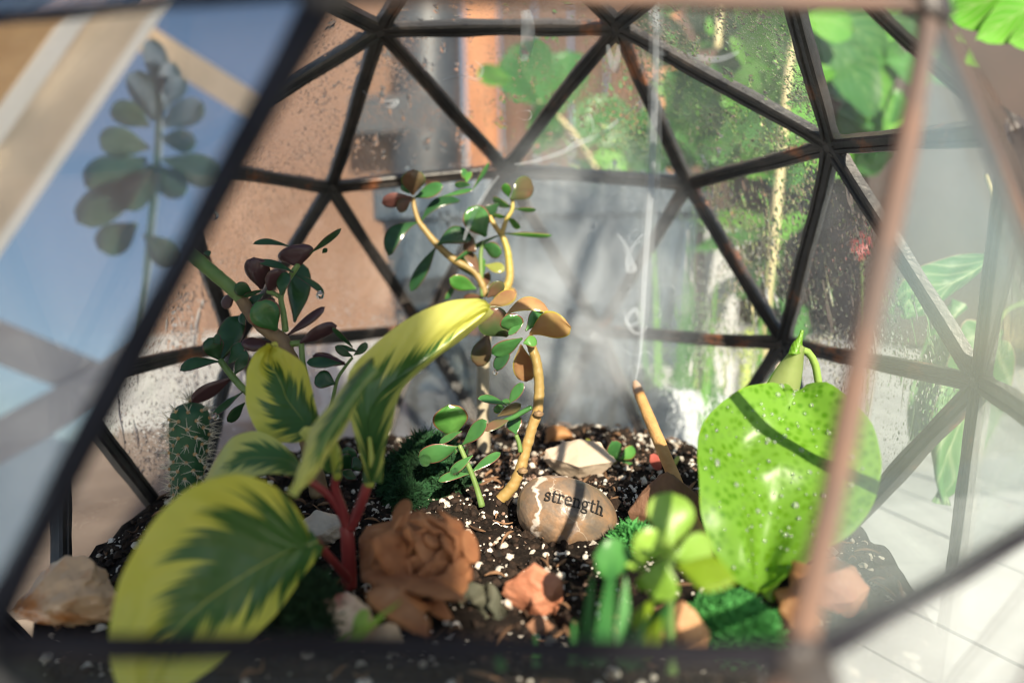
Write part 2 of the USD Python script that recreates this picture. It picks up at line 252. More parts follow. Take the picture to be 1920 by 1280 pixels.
    if not wet:
        l = [x for x in l if x[0].split('.')[0] not in ('m', 'v1', 'v2', 'nz', 'th', 'd1', 'd2', 'h', 'hs', 'mk', 'b', 'rf', 'mx1', 'ms', 'sn', 'sk', 'h2') and x[1].split('.')[0] not in ('mx1', 'm', 'v1', 'v2', 'nz', 'ms')] + [('tr.BSDF', 'mx2.closure1')]
        for k in ('m', 'v1', 'v2', 'nz', 'th', 'd1', 'd2', 'h', 'hs', 'mk', 'b', 'rf', 'mx1', 'ms', 'sn', 'sk', 'h2'): n.pop(k)
    return usdkit.material(stage, LK + name, n, l, surface='mx3.closure')
def volume(name, density, color=(.84, .91, 1.0), noise=None, aniso=-.38, fall=None):
    n = {'p': ('principled_volume', {'color': color, 'density': density, 'anisotropy': aniso})}; l = []
    if noise:
        c0, rad = W(fall[0]), np.asarray(fall[1]) * R
        n.update({'g': ('geometry', {}), 'n': ('noise_texture', {'scale': noise, 'detail': 4, 'distortion': 2.4, 'roughness': .65}), 'r': ('map_range', {'from_min': .36, 'from_max': .74, 'to_min': density * .12, 'to_max': density}),
                  'o': ('vector_math', {'math_type': 'subtract', 'vector2': tuple(c0)}), 'q': ('vector_math', {'math_type': 'divide', 'vector2': tuple(rad)}), 'ln': ('vector_math', {'math_type': 'length'}), 'fa': ('map_range', {'from_min': .25, 'from_max': .92, 'to_min': 1.0, 'to_max': 0.0}), 'mu': ('math', {'math_type': 'multiply'})})
        l = [('g.position', 'n.vector'), ('n.fac', 'r.value'), ('g.position', 'o.vector1'), ('o.vector', 'q.vector1'), ('q.vector', 'ln.vector1'), ('ln.value', 'fa.value'), ('fa.result', 'mu.value1'), ('r.result', 'mu.value2'), ('mu.value', 'p.density')]
    return usdkit.material(stage, LK + name, n, l, volume='p.volume')

m_bar = M('black_metal_came', (.018, .017, .018), (.055, .046, .042), 55, .36, .5, 500, .0004, c3=(.30, .11, .045), lo=.42, hi=.6)
m_copper = M('copper_came', (.105, .08, .07), (.16, .10, .075), 45, .5, .3, 400, .0003, c3=(.34, .17, .085), lo=.40, hi=.6, spec=.3)
m_joint = M('solder', (.02, .02, .022), (.06, .05, .045), 200, .4, .6, 500, .0006)
m_pane_clear = glass('pane_clear', 0, .012)
m_pane_wet = glass('pane_wet', .36, .06, scale=620)
m_pane_mist = glass('pane_mist', .24, .05, scale=800)
m_pane_frost = glass('pane_frosted', 0, .30, .05, dustcol=(.80, .86, .88))
m_pane_veil = glass('pane_dusty', 0, .08, .03, dustcol=(.66, .80, .76))
m_pane_sky = glass('pane_mirroring', 0, .03, .72)
m_soil = M('potting_soil', (.006, .0045, .0035), (.022, .015, .011), 260, .85, 1.0, 900, .0012, lo=.3, hi=.75, spec=.2)
m_crumb = M('soil_crumb', (.008, .006, .0045), (.04, .024, .016), 420, .8, .6, 1500, .0005, spec=.25)
m_perlite = M('perlite', (.36, .31, .25), (.74, .70, .63), 110, .75, .5, 1500, .0003)
m_tray = M('tray_metal', (.02, .02, .022), (.05, .04, .035), 60, .45, .3, 300)
m_slat = M('pale_board', (.35, .365, .375), (.46, .48, .49), 14, .55, .3, 120, .0006, stretch=(6, .6, 6))
m_wall = M('terracotta_plaster', (.12, .064, .04), (.20, .118, .08), 4, .9, .4, 60, .003, stretch=(1.6, 1, .35), c3=(.31, .22, .16))
m_brown = M('brown_plank', (.05, .028, .02), (.12, .062, .038), 8, .85, .4, 60, .003, stretch=(5, 5, .5))
m_slate = M('slate_blue_glaze', (.018, .032, .05), (.045, .07, .10), 9, .5, .3, 90, .002)
m_dark = M('dark_slate_paint', (.02, .026, .034), (.035, .042, .052), 10, .5)
m_grey = M('grey_paint', (.30, .31, .34), (.38, .39, .41), 9, .7)
m_white = M('white_plastic', (.40, .43, .47), (.48, .51, .55), 12, .5)
m_tan = M('tan_timber', (.56, .47, .36), (.64, .54, .42), 9, .55, .2, 60, .001, stretch=(4, 4, .5))
m_tan2 = M('golden_timber', (.5, .30, .13), (.62, .40, .19), 9, .45, .2, 60, .001, stretch=(4, 4, .5))

# ------------------------------------------------------------------ the setting: table boards, walls behind
TZ = -ZC / R
sd = unit([.34, -.94, 0]); sn = np.array([.94, .34, 0])
deck = thing('table', 'pale grey table top of narrow boards under the glass terrarium', 'table', (0, 0, TZ), kind='structure')
obj('underside', boxm((1.0, 3.4, TZ - .12), (6.2, 5.6, .05)), m_dark, deck, smooth=False)
for k in range(44):
    q = -4.2 + k * .2; y0 = random.uniform(-.004, .004)
    c = sn * q + sd * -3.2 + np.array([0, 0, TZ - .035 + y0])
    mm = trimesh.creation.box(extents=(.193, 11, .07)); v = np.array(mm.vertices)
    obj('board', (v[:, :1] * sn + v[:, 1:2] * sd + v[:, 2:] * _z + c, np.array(mm.faces)), m_slat, deck, smooth=False)
obj('ground', boxm((0, 6, -7.2), (60, 60, .1)), m_grey, kind='structure', smooth=False, label='grey paved ground far below the table', cat='ground')
WY = 6.6
obj('terracotta_wall', boxm((-4.3, WY + .2, 0), (3.35, .2, 7.1)), m_wall, label='terracotta plaster wall behind the left half of the terrarium', cat='wall', kind='structure', smooth=False)
bw = thing('plank_wall', 'wall of dark brown upright planks behind the leafy plants', 'wall', (3.5, WY, -7), kind='structure')
m_orangeplank = M('orange_plank', (.26, .10, .04), (.40, .18, .08), 8, .7, .3, 50, .002, stretch=(5, 5, .5))
for k in range(24):
    x_ = -.9 + .42 * k + .2; obj('plank', boxm((x_, WY + .35 + random.uniform(-.02, .02), 0), (.195, .08, 7.1)), m_orangeplank if k in (0, 5) else m_brown, bw, smooth=False)

# ------------------------------------------------------------------ the terrarium: a two-frequency dome of cames, joints and panes
ICO = {'T': np.array([0, 0, 1.])}
def pt(lat, az):
    lat, az = math.radians(lat), math.radians(az); return np.array([math.cos(lat) * math.sin(az), math.cos(lat) * math.cos(az), math.sin(lat)])
for k in range(5): ICO[f'u{k}'] = pt(26.565, 36 + 72 * k); ICO[f'l{k}'] = pt(-26.565, 72 * k)
MADE = {'u2': (612, -14, .49), 'u1u2': (1748, 12, .645), 'u2l2': (1500, 1238, .47), 'u2l3': (-40, 1205, .51), 'u3l4': (110, 714, 1.5), 'l4': (350, 1020, 1.82), 'u0': (1290, 345, 2.05), 'u4': (620, 352, 2.12),
        'Tu0': (1157, 50, 1.72), 'Tu4': (710, 55, 1.76), 'u4u0': (945, 318, 2.2), 'u0l0': (1125, 620, 2.35), 'u4l0': (793, 618, 2.39), 'u0l1': (1470, 645, 1.96), 'u4l4': (437, 648, 2.07), 'u0u1': (1560, 272, 1.57), 'l0': (967, 915, 2.37), 'u2u3': (-105, 50, .715)}
def mid(a, b):
    for n in (a + b, b + a):
        if n in NODE: return n
    v = NODE[a] + NODE[b]; NODE[a + b] = v / np.linalg.norm(v); return a + b
NODE = {k: v.copy() for k, v in ICO.items()}
big = []
for k in range(5):
    j = (k + 1) % 5
    big += [('T', f'u{k}', f'u{j}'), (f'u{k}', f'u{j}', f'l{j}'), (f'l{k}', f'l{j}', f'u{k}')]
faces, edges = [], set()
order = ['T'] + [f'u{k}' for k in range(5)] + [f'l{k}' for k in range(5)]
for t in big:
    a, b, c = sorted(t, key=order.index)
    ab, bc, ca = mid(a, b), mid(b, c), mid(a, c)
    faces += [(a, ab, ca), (b, ab, bc), (c, bc, ca), (ab, bc, ca)]
NODE2 = dict(NODE)
al = {'l4l0': 'l0l4', 'u4u0': 'u0u4'}
for n, (x, y, d) in MADE.items():
    n = n if n in NODE else al.get(n, n)
    assert n in NODE, n
    NODE[n] = V(x, y, d)
for f3 in faces:
    for i in range(3): edges.add(tuple(sorted((f3[i], f3[(i + 1) % 3]))))
OPEN = [{'u2', 'u1u2', 'u2l2'}, {'u2', 'u2l2', 'u2l3'}]
dome_t = thing('glass_terrarium', 'geodesic glass terrarium of black metal cames with an open side', 'terrarium', (0, 0, -.58))
m_bar_dark = M('dark_came', (.010, .010, .014), (.02, .02, .026), 90, .6, .4, 500, .0003, spec=.15)
def came(a, b, w=.044, h=.036):
    A, B = NODE[a], NODE[b]; ax = unit(B - A); rad = unit(A + B); s = unit(np.cross(ax, rad)); rad = np.cross(s, ax)
    if rad @ (A + B) < 0: rad = -rad
    A, B = A + ax * .012, B - ax * .012
    prof = [(-.5, .4), (.5, .4), (.5, -.32), (.38, -.5), (.14, -.5), (.09, -.36), (-.09, -.36), (-.14, -.5), (-.38, -.5), (-.5, -.32)]
    n = 12; P = []
    for i in range(n):
        c = A + (B - A) * i / (n - 1)
        k = 1 + .26 * (meshkit.noise(c * 14 + 31) - .5) + (.14 if i in (0, n - 1) else 0)
        o = s * .010 * (meshkit.noise(c * 5 + 3) - .5)
        P += [c + o + s * x * w * k + rad * y * h * k for x, y in prof]
    m = len(prof); f = []
    for i in range(n - 1):
        for j in range(m):
            q = (j + 1) % m; f += [[i * m + j, i * m + q, (i + 1) * m + q], [i * m + j, (i + 1) * m + q, (i + 1) * m + j]]
    P += [A, B]; f += [[len(P) - 2, (j + 1) % m, j] for j in range(m)] + [[len(P) - 1, (n - 1) * m + j, (n - 1) * m + (j + 1) % m] for j in range(m)]
    f = np.array(f)
    P = np.array(P)
    mt = trimesh.Trimesh(P, f, process=False)
    if mt.volume < 0: f = f[:, ::-1]
    return P, f
COPPER = {('u1u2', 'u2l2'), ('u1u2', 'u1l2'), ('u1', 'u1u2'), ('u2', 'u1u2')}
NEARW = {('u1u2', 'u2l2'): .0175, ('u1u2', 'u1l2'): .020, ('u1', 'u1u2'): .018, ('u2', 'u2l3'): .019, ('u2', 'u1u2'): .014, ('u2', 'u2u3'): .017, ('u2l2', 'u2l3'): .016, ('u2l2', 'u1l2'): .018}
for a, b in sorted(edges):
    if {a, b} == {'u2', 'u2l2'}: continue
    dd_ = (np.linalg.norm(NODE[a] - EYE) + np.linalg.norm(NODE[b] - EYE)) / 2
    w_ = NEARW.get((a, b), NEARW.get((b, a),   .025 + .013 * min(1, max(0, (dd_ - .55) / .8))))
    obj('came', came(a, b, w_, w_ * .7), m_copper if (a, b) in COPPER or (b, a) in COPPER else (m_bar_dark if (a, b) in NEARW or (b, a) in NEARW else m_bar), dome_t, smooth=35)
for n, p in NODE.items():
    m = trimesh.creation.icosphere(2); v = np.array(m.vertices); rad = unit(p); v = v * (1 + .25 * (meshkit.noise(v * 2.5 + p * 7) - .5))[:, None]
    k_ = .6 + .4 * min(1, max(0, (np.linalg.norm(p - EYE) - .5) / .9))
    v = (v * .030 - np.outer(v @ rad, rad) * .011) * k_
    obj('solder_joint', (v + p, np.array(m.faces)), m_joint, dome_t)
WETN = {'u0', 'u4', 'u0u4', 'u0u1', 'Tu0', 'Tu4', 'u0l0', 'u0l1', 'u4l0', 'u4l4', 'l0', 'u3u4', 'u1l1', 'u1', 'l1'}
for f3 in faces:
    if set(f3) in OPEN: continue
    A = np.array([NODE[x] for x in f3]); c = A.mean(0); nrm = unit(np.cross(A[1] - A[0], A[2] - A[0])); nrm = nrm if nrm @ c > 0 else -nrm
    A = c + (A - c) * .975; ps = np.vstack([A + nrm * .006, A - nrm * .006])
    F_ = np.array([[0, 1, 2], [3, 5, 4], [0, 4, 1], [0, 3, 4], [1, 5, 2], [1, 4, 5], [2, 3, 0], [2, 5, 3]])
    if trimesh.Trimesh(ps, F_, process=False).volume < 0: F_ = F_[:, ::-1]
    s3 = set(f3); az = math.degrees(math.atan2(c[0], c[1]))
    if s3 == {'u2', 'u2u3', 'u2l3'}: m = m_pane_sky
    elif s3 == {'u1u2', 'u2l2', 'u1l2'}: m = m_pane_veil
    elif s3 & {'u2l2', 'u1l2'} and s3 & {'l2', 'l1l2'}: m = m_pane_frost
    elif c[1] > .15: m = m_pane_wet if (az > 18 or az < -28) else m_pane_mist
    else: m = m_pane_clear
    obj('glass_pane', (ps, F_), m, dome_t, smooth=False)
base = [NODE[n] for n in ('l0', 'l0l1', 'l1', 'l1l2', 'l2', 'l2l3', 'l3', 'l3l4', 'l4', 'l0l4')]
ring = np.array([[b[0], b[1]] for b in base]); ring = ring[np.argsort(np.arctan2(ring[:, 0], ring[:, 1]))]
tray = trimesh.creation.extrude_polygon(Polygon(ring * .985), .07, engine='earcut'); tray.apply_translation([0, 0, TZ + .004])
obj('base_tray', tray, m_tray, dome_t, smooth=False)

# ------------------------------------------------------------------ soil
def sstep(a, b, x): t = np.clip((x - a) / (b - a), 0, 1); return t * t * (3 - 2 * t)
def soil_z(x, y):
    x, y = np.asarray(x, float), np.asarray(y, float); r = np.hypot(x, y)
    z = -.27 - sstep(.55, .95, r) * (.06 + .07 * sstep(-.2, .3, x)) + .0 * y + .03 * np.exp(-((x - .3) ** 2 + (y - .45) ** 2) / .1)
    p = np.stack([x, y, 0 * x], -1)
    return z + .07 * (meshkit.fbm(p * 3.5 + 11, 3, 2) - .5) + .035 * (meshkit.fbm(p * 17 + 5, 3, 3) - .5)
SP = Polygon(ring * 1.0).buffer(.0)
sr = []
th_ = np.linspace(0, 2 * np.pi, 220, endpoint=False)
outer = np.array([SP.exterior.interpolate(t, normalized=True).coords[0] for t in np.linspace(0, 1, 220, endpoint=False)])
nr_ = 90
V_ = [np.c_[outer * k, soil_z(outer[:, 0] * k, outer[:, 1] * k)] for k in np.linspace(1, .004, nr_)]
V_ = [np.c_[outer * .9, np.full(220, -.53)]] + V_; sv = np.vstack(V_)
f = []
for i in range(len(V_) - 1):
    a = np.arange(220); b = (a + 1) % 220
    f += [np.c_[i * 220 + a, i * 220 + b, (i + 1) * 220 + b], np.c_[i * 220 + a, (i + 1) * 220 + b, (i + 1) * 220 + a]]
fine = meshkit.fbm(sv * 60, 2, 9) - .5
sv[:, 2] += .022 * fine * (np.arange(len(sv)) >= 220)
sf = np.vstack(f)
if trimesh.Trimesh(sv, sf, process=False).volume < 0: sf = sf[:, ::-1]
obj('potting_soil', (sv, sf), m_soil, kind='structure', label='dark damp potting soil filling the floor of the terrarium', cat='soil')
def scatter(n, smin, smax, seed, sub, region=None, squash=.7, power=2.2, lift=.25):
    r = np.random.default_rng(seed); out = []; m = trimesh.creation.icosphere(sub) if sub else trimesh.creation.icosahedron(); bv, bf = np.array(m.vertices), np.array(m.faces); i = 0
    while i < n:
        x, y = r.uniform(-.95, .95, 2)
        if not SP.contains(Point(x / .97, y / .97)): continue
        if region is not None and r.uniform() > region(x, y): continue
        s = smin + (smax - smin) * r.uniform() ** power
        v = bv * (1 + .9 * (meshkit.noise(bv * 2.3 + r.uniform(0, 99)) - .5) + r.uniform(-.16, .16, len(bv)))[:, None] * s * np.array([1, r.uniform(.7, 1), r.uniform(squash, 1)])
        a = r.uniform(0, 6.28); ca, sa = math.cos(a), math.sin(a); v = v @ np.array([[ca, sa, 0], [-sa, ca, 0], [0, 0, 1]])
        out.append((v + [x, y, float(soil_z(x, y)) + s * lift], bf)); i += 1
    return cat3(out)
dens = lambda x, y: .35 + .65 * math.exp(-((x - .22) ** 2 + (y - .1) ** 2) / .18)
obj('soil_crumbs', scatter(9000, .003, .013, 3, 0, power=3, squash=.45), m_crumb, smooth=False, kind='stuff', label='crumbs of dark soil and bark lying loose on the potting soil', cat='soil crumbs')
obj('perlite', scatter(4600, .0018, .0098, 4, 1, region=dens, power=4.0), m_perlite, smooth=50, kind='stuff', label='white perlite grains scattered over the dark soil', cat='perlite')
obj('soil_grit', scatter(3200, .0015, .0055, 8, 0, region=lambda x, y: math.exp(-((x - .2) ** 2 / .05 + (y - .22) ** 2 / .06)), power=2), M('soil_grit', (.10, .06, .045), (.34, .22, .16), 260, .8, spec=.3), smooth=False, kind='stuff', label='fine pinkish brown grit heaped behind the engraved stone', cat='grit')
def chips(n, seed):
    r = np.random.default_rng(seed); out = []
    while len(out) < n:
        x, y = r.uniform(-.9, .9, 2)
        if not SP.contains(Point(x / .95, y / .95)): continue
        a = r.uniform(0, 6.28); L = r.uniform(.015, .05); ax = np.array([math.cos(a), math.sin(a), r.normal() * .25]); z = float(soil_z(x, y)) + .012
        c = np.array([x, y, z]); out.append(tube([c - ax * L / 2, c + [0, 0, r.normal() * .006], c + ax * L / 2], [.001, r.uniform(.0012, .0042), .0008], seg=5, n=5)[:2])
    return cat3(out)
obj('bark_chips', chips(420, 15), M('chip_bark', (.05, .025, .012), (.26, .14, .07), 150, .8, .5, 600), kind='stuff', label='splinters of bark and fine roots lying in the potting soil', cat='bark chips')
def on_soil(px, py): return ground_hit(px, py, lambda x, y: float(soil_z(x, y)))

# ------------------------------------------------------------------ stones
def place_rock(name, x0, y0, x1, y1, seed, mat, label, cat='rock', deep=1.0, dd=0, sink=.0, **kw):
    d = on_soil((x0 + x1) / 2, y1 - (y1 - y0) * .12)[0] + dd
    c = V((x0 + x1) / 2, (y0 + y1) / 2, d); w, h = dpx((x1 - x0) / 2, d), dpx((y1 - y0) / 2, d)
    v = rock(c, (w * 1.08, w * deep, h * 1.08), seed, **kw)
    return obj(name, v, mat, smooth=22, label=label, cat=cat)
m_quartz = M('orange_quartz', (.62, .42, .26), (.50, .20, .06), 75, .3, .6, 300, .0006, c3=(.18, .06, .03), lo=.42, hi=.54)
m_white_q = M('clear_quartz', (.42, .34, .26), (.62, .54, .45), 120, .25, .6, 500, .0006)
m_redwhite = M('banded_jasper', (.55, .42, .30), (.58, .46, .34), 60, .35, .3, 300, .0004, c3=(.20, .03, .02), lo=.3, hi=.5)
m_redrock = M('red_rock', (.34, .12, .06), (.48, .22, .13), 110, .6, .7, 500, .0008, c3=(.05, .03, .025))
m_beige = M('beige_stone', (.55, .43, .32), (.63, .52, .41), 60, .7, .5, 300, .0005)
m_bark = M('brown_bark', (.10, .05, .03), (.32, .16, .09), 90, .75, .8, 400, .001, stretch=(1, 1, .4))
m_orangerock = M('orange_rock', (.50, .27, .13), (.38, .19, .09), 70, .6, .5, 400, .0007, c3=(.55, .38, .25))
place_rock('quartz_rock', 48, 1040, 214, 1186, 11, m_quartz, 'orange and cream quartz lump at the far left, behind the mirrored pane', deep=.8, n=24, amp=.22)
place_rock('quartz_rock', 545, 955, 645, 1030, 12, m_white_q, 'pale glassy quartz stone behind the red stems of the variegated plant', deep=.8)
place_rock('jasper_stone', 592, 1108, 712, 1238, 13, m_redwhite, 'cream stone banded with dark red below the desert rose', deep=.7)
place_rock('jasper_stone', 690, 1165, 760, 1232, 17, m_redwhite, 'small cream and red stone touching the foot of the desert rose', deep=.7)
place_rock('red_rock', 945, 1060, 1058, 1165, 14, m_redrock, 'jagged rust red rock in front of the engraved stone', deep=.8)
place_rock('beige_stone', 1020, 818, 1150, 905, 15, m_beige, 'smooth beige stone lying on the soil behind the engraved stone', deep=.7, n=10)
place_rock('bark_piece', 1185, 885, 1315, 1035, 16, m_bark, 'rough brown bark piece behind the incense stick', 'bark', deep=.6)
place_rock('orange_rock', 1232, 1120, 1330, 1250, 18, m_orangerock, 'orange brown rock below the blurred pale green succulent', deep=.8)
place_rock('dark_pebble', 985, 1150, 1040, 1195, 19, m_bark, 'small dark pebble below the rust red rock', deep=.8)
place_rock('pink_rock', 1500, 1040, 1625, 1175, 21, M('pink_rock', (.30, .07, .045), (.46, .22, .14), 70, .6, .5, 400, .0007), 'reddish pink rock at the right corner of the soil', deep=.7, dd=.03)

# engraved stone
m_estone = usdkit.material(stage, LK + 'river_stone', {
    'a': ('uvmap', {'attribute': 'st'}), 'g': ('geometry', {}), 'n': ('noise_texture', {'scale': 110, 'detail': 5, 'roughness': .65, 'distortion': .6}), 'r': ('rgb_ramp', {'ramp': [(.3, (.10, .095, .09)), (.46, (.19, .14, .10)), (.58, (.31, .19, .11)), (.72, (.27, .25, .25))]}),
    'wn': ('noise_texture', {'scale': 2.2, 'detail': 4}), 's': ('separate_xyz', {}), 'o': ('math', {'math_type': 'multiply_add', 'value2': .8}), 'y1': ('math', {'math_type': 'multiply_add', 'value2': -.12, 'value3': -.2}), 'd': ('math', {'math_type': 'subtract'}), 'ad': ('math', {'math_type': 'absolute'}),
    'k': ('map_range', {'from_min': .03, 'from_max': .06, 'to_min': .8, 'to_max': 0.0}), 'mx': ('mix_color', {'b': (.62, .55, .48)}),
    'o2': ('math', {'math_type': 'multiply_add', 'value2': 1.2}), 'y2': ('math', {'math_type': 'multiply_add', 'value2': -.62, 'value3': .55}), 'd2': ('math', {'math_type': 'subtract'}), 'ad2': ('math', {'math_type': 'absolute'}), 'k2': ('map_range', {'from_min': .008, 'from_max': .02, 'to_min': .6, 'to_max': 0.0}), 'mx2': ('mix_color', {'b': (.5, .42, .34)}),
    'bn': ('noise_texture', {'scale': 500, 'detail': 5}), 'b': ('bump', {'strength': .6, 'distance': .0005}), 'p': ('principled_bsdf', {'roughness': .36})},
    [('a.UV', 's.vector'), ('a.UV', 'wn.vector'), ('g.position', 'n.vector'), ('n.fac', 'r.fac'), ('wn.fac', 'o.value1'), ('s.x', 'o.value3'), ('s.y', 'y1.value1'), ('o.value', 'd.value1'), ('y1.value', 'd.value2'),
     ('d.value', 'ad.value1'), ('ad.value', 'k.value'), ('k.result', 'mx.fac'), ('r.color', 'mx.a'), ('wn.fac', 'o2.value1'), ('s.x', 'o2.value3'), ('s.y', 'y2.value1'), ('o2.value', 'd2.value1'), ('y2.value', 'd2.value2'), ('d2.value', 'ad2.value1'), ('ad2.value', 'k2.value'), ('k2.result', 'mx2.fac'), ('mx.result', 'mx2.a'), ('mx2.result', 'p.base_color'),
     ('g.position', 'bn.vector'), ('bn.fac', 'b.height'), ('b.normal', 'p.normal')], surface='p.BSDF')
sd_ = on_soil(1062, 1020)[0] + .07
sc = V(1062, 966, sd_); sa, sb = dpx(95, sd_), dpx(66, sd_); sth = .085
view = unit(sc - EYE); sX = unit(np.cross(view, [0, 0, 1.])); sY = np.cross(sX, view)
tl = math.radians(-13); ex = math.cos(tl) * sX + math.sin(tl) * sY; ey = -math.sin(tl) * sX + math.cos(tl) * sY; ez = -view
tp = math.radians(14); ey, ez = math.cos(tp) * ey + math.sin(tp) * -ez * 1.0, math.cos(tp) * ez + math.sin(tp) * ey * 1.0
ez = unit(np.cross(ex, ey)); ez = ez if ez @ view < 0 else -ez
def stone_r(x, y):  # superellipse bulge
    q = np.abs(x) ** 2.3 + np.abs(y) ** 2.3
    return np.clip(1 - q, 0, 1) ** .5
m = trimesh.creation.icosphere(5); q = np.array(m.vertices)
rr = np.hypot(q[:, 0], q[:, 1]) + 1e-9; sup = (np.abs(q[:, 0] / rr) ** 2.3 + np.abs(q[:, 1] / rr) ** 2.3) ** (-1 / 2.3)
egg = 1 + .07 * q[:, 0] * np.sign(-q[:, 1]) * np.abs(q[:, 1])
v = np.c_[q[:, 0] * sup * egg, q[:, 1] * sup * egg, q[:, 2]]
uvs = v[:, :2].copy()
w3 = sc + np.outer(v[:, 0] * sa, ex) + np.outer(v[:, 1] * sb, ey) + np.outer(np.sign(v[:, 2]) * np.abs(v[:, 2]) ** .8 * sth, ez) + .006 * (meshkit.fbm(q * 3, 3, 5)[:, None] - .5) * ez
est = thing('engraved_stone', 'smooth brown river stone engraved with the word strength', 'stone', sc - np.array([0, 0, sb]))
obj('stone', (w3, np.array(m.faces), uvs), m_estone, est)
def slab_letters(word, pen=.15):
    """slab serif lettering drawn as strokes on an x height of 1; list of (shapely geometry, advance)."""
    def arc(cx, cy, rx, ry, a0, a1, n=18): t = np.radians(np.linspace(a0, a1, n)); return list(zip(cx + rx * np.cos(t), cy + ry * np.sin(t)))
    def ln(p, w=pen): return LineString(p).buffer(w / 2, cap_style='flat')
    def ser(x0, x1, y): return LineString([(x0, y), (x1, y)]).buffer(.045, cap_style='square')
    G = {}
    G['s'] = ([ln(arc(.36, .74, .25, .22, 20, 265)[0:] , .13), ln(arc(.36, .27, .27, .23, 85, -160), .14), ser(.60, .62, .70), ser(.10, .12, .30), ln([(.61, .66), (.61, .98)], .08), ln([(.10, .02), (.10, .36)], .08)], .74)
    G['t'] = ([ln([(.26, 1.34), (.26, .25)]), ser(.05, .56, .96), ln(arc(.43, .25, .17, .2, 180, 320), .12)], .66)
    G['r'] = ([ln([(.22, 1), (.22, 0)]), ser(.04, .24, .97), ser(.04, .46, .03), ln(arc(.48, .66, .26, .28, 180, 50), .12), Point(.64, .86).buffer(.09)], .78)
    G['e'] = ([ln(arc(.42, .5, .33, .46, 0, 322, 30), .14), ln([(.10, .52), (.76, .52)], .09)], .86)
    G['n'] = ([ln([(.2, 1), (.2, 0)]), ser(.04, .22, .97), ser(.04, .38, .03), ln(arc(.46, .62, .26, .32, 180, 0), .12), ln([(.72, .64), (.72, 0)]), ser(.58, .90, .03)], .98)
    G['g'] = ([ln(arc(.38, .62, .26, .33, 0, 360, 30), .13), ser(.62, .82, .95), ln([(.22, .34), (.18, .16), (.30, .06), (.60, .02)], .11), ln(arc(.40, -.17, .32, .2, 60, -250, 26), .11)], .88)
    G['h'] = ([ln([(.2, 1.5), (.2, 0)]), ser(.04, .22, 1.47), ser(.04, .38, .03), ln(arc(.46, .62, .26, .32, 180, 0), .12), ln([(.72, .64), (.72, 0)]), ser(.58, .90, .03)], .98)
    out, x = [], 0
    for ch in word:
        g, adv = G[ch]; out.append(affinity.translate(unary_union(g), x, 0)); x += adv + .03
    return out, x
letters, total = slab_letters('strength')
m_ink = M('engraving_black', (.008, .008, .009), (.016, .015, .015), 300, .8)
ts = 2 * sa * .575 / total
lv, lf, nn = [], [], 0
for g in letters:
    for pg in getattr(g, 'geoms', [g]):
        mt = trimesh.creation.extrude_polygon(pg, .4, engine='earcut'); mt = mt.subdivide_to_size(.25)
        p = np.array(mt.vertices); X_ = (p[:, 0] - total * .5) * ts + .10 * sa; Y_ = (p[:, 1] - .45) * ts + .08 * sb
        bul = np.abs(1 - (X_ / sa) ** 2.3 * np.sign(X_) ** 1 if False else 1 - np.abs(X_ / sa) ** 2.3 - np.abs(Y_ / sb) ** 2.3)
        Z_ = np.sqrt(np.clip(bul, 0, 1)) ** .8 * sth
        lv.append(sc + np.outer(X_, ex) + np.outer(Y_, ey) + np.outer(Z_ - .010 + p[:, 2] / .4 * .0135, ez)); lf.append(np.array(mt.faces) + nn); nn += len(p)
obj('engraved_word', (np.vstack(lv), np.vstack(lf)), m_ink, est, smooth=False, label='the word strength in black slab letters')

# desert rose: crossing discs
Z1 = lambda pts: [(560 + x / 4.2675, 940 + y / 4.2675) for x, y in pts]
m_rose = M('desert_rose_clay', (.26, .095, .038), (.46, .20, .085), 90, .8, .9, 500, .0009, c3=(.58, .33, .18), hi=.6)
dr = on_soil(780, 1180)[0] - .02
rose = thing('desert_rose', 'terracotta coloured desert rose crystal of crossing rounded plates', 'mineral', V(780, 1200, dr))
plates = [
    ([(478, 300), (545, 195), (800, 140), (1100, 125), (1180, 185), (1300, 310), (1390, 480), (1402, 620), (1300, 700), (1000, 720), (700, 700), (500, 640)], .10, -.00012, -.0008, .022, .03),
    ([(560, 275), (640, 255), (735, 212), (860, 290), (960, 375), (1050, 480), (1100, 610), (940, 650), (700, 600), (600, 420)], .01, .0012, -.0002, .014, .012),
    ([(480, 575), (640, 505), (900, 558), (1100, 620), (1335, 765), (1330, 800), (1150, 790), (930, 740), (700, 680), (540, 640)], -.05, .0003, -.0026, .016, .008),
    ([(530, 720), (700, 630), (850, 735), (1050, 950), (1050, 1080), (900, 1030), (700, 930), (560, 820)], -.13, -.0003, -.0012, .018, .012),
    ([(820, 240), (865, 155), (905, 220), (940, 330), (880, 330)], .0, .0, .0, .014, 0),
    ([(1000, 800), (1150, 770), (1240, 930), (1180, 960), (1060, 900)], -.02, 0, -.0008, .018, 0),
    ([(780, 690), (840, 650), (860, 720), (1080, 840), (1000, 900), (850, 800)], -.06, .0006, 0, .016, 0)]
for pl, d0, gx, gy, th, nz in plates:
    pts = Z1(pl); cx = np.mean([p[0] for p in pts]); cy = np.mean([p[1] for p in pts])
    obj('plate', pillow(pts, lambda x, y: dr + d0 + gx * (x - cx) + gy * (y - cy), th, edge=.14, noise=nz, freq=26), m_rose, rose)
def disc(c, n, up, rx, ry, th, seed):
    m = trimesh.creation.icosphere(3); q = np.array(m.vertices); n = unit(n); a = unit(up - n * (up @ n)); b = np.cross(n, a)
    r2 = np.hypot(q[:, 0], q[:, 1]); k = 1 + .22 * (meshkit.noise(q * [1.6, 1.6, 0] + seed * 5.1) - .5)
    return c + np.outer(q[:, 0] * rx * k, b) + np.outer(q[:, 1] * ry * k, a) + np.outer(np.sign(q[:, 2]) * np.abs(q[:, 2]) ** .6 * th, n), np.array(m.faces)
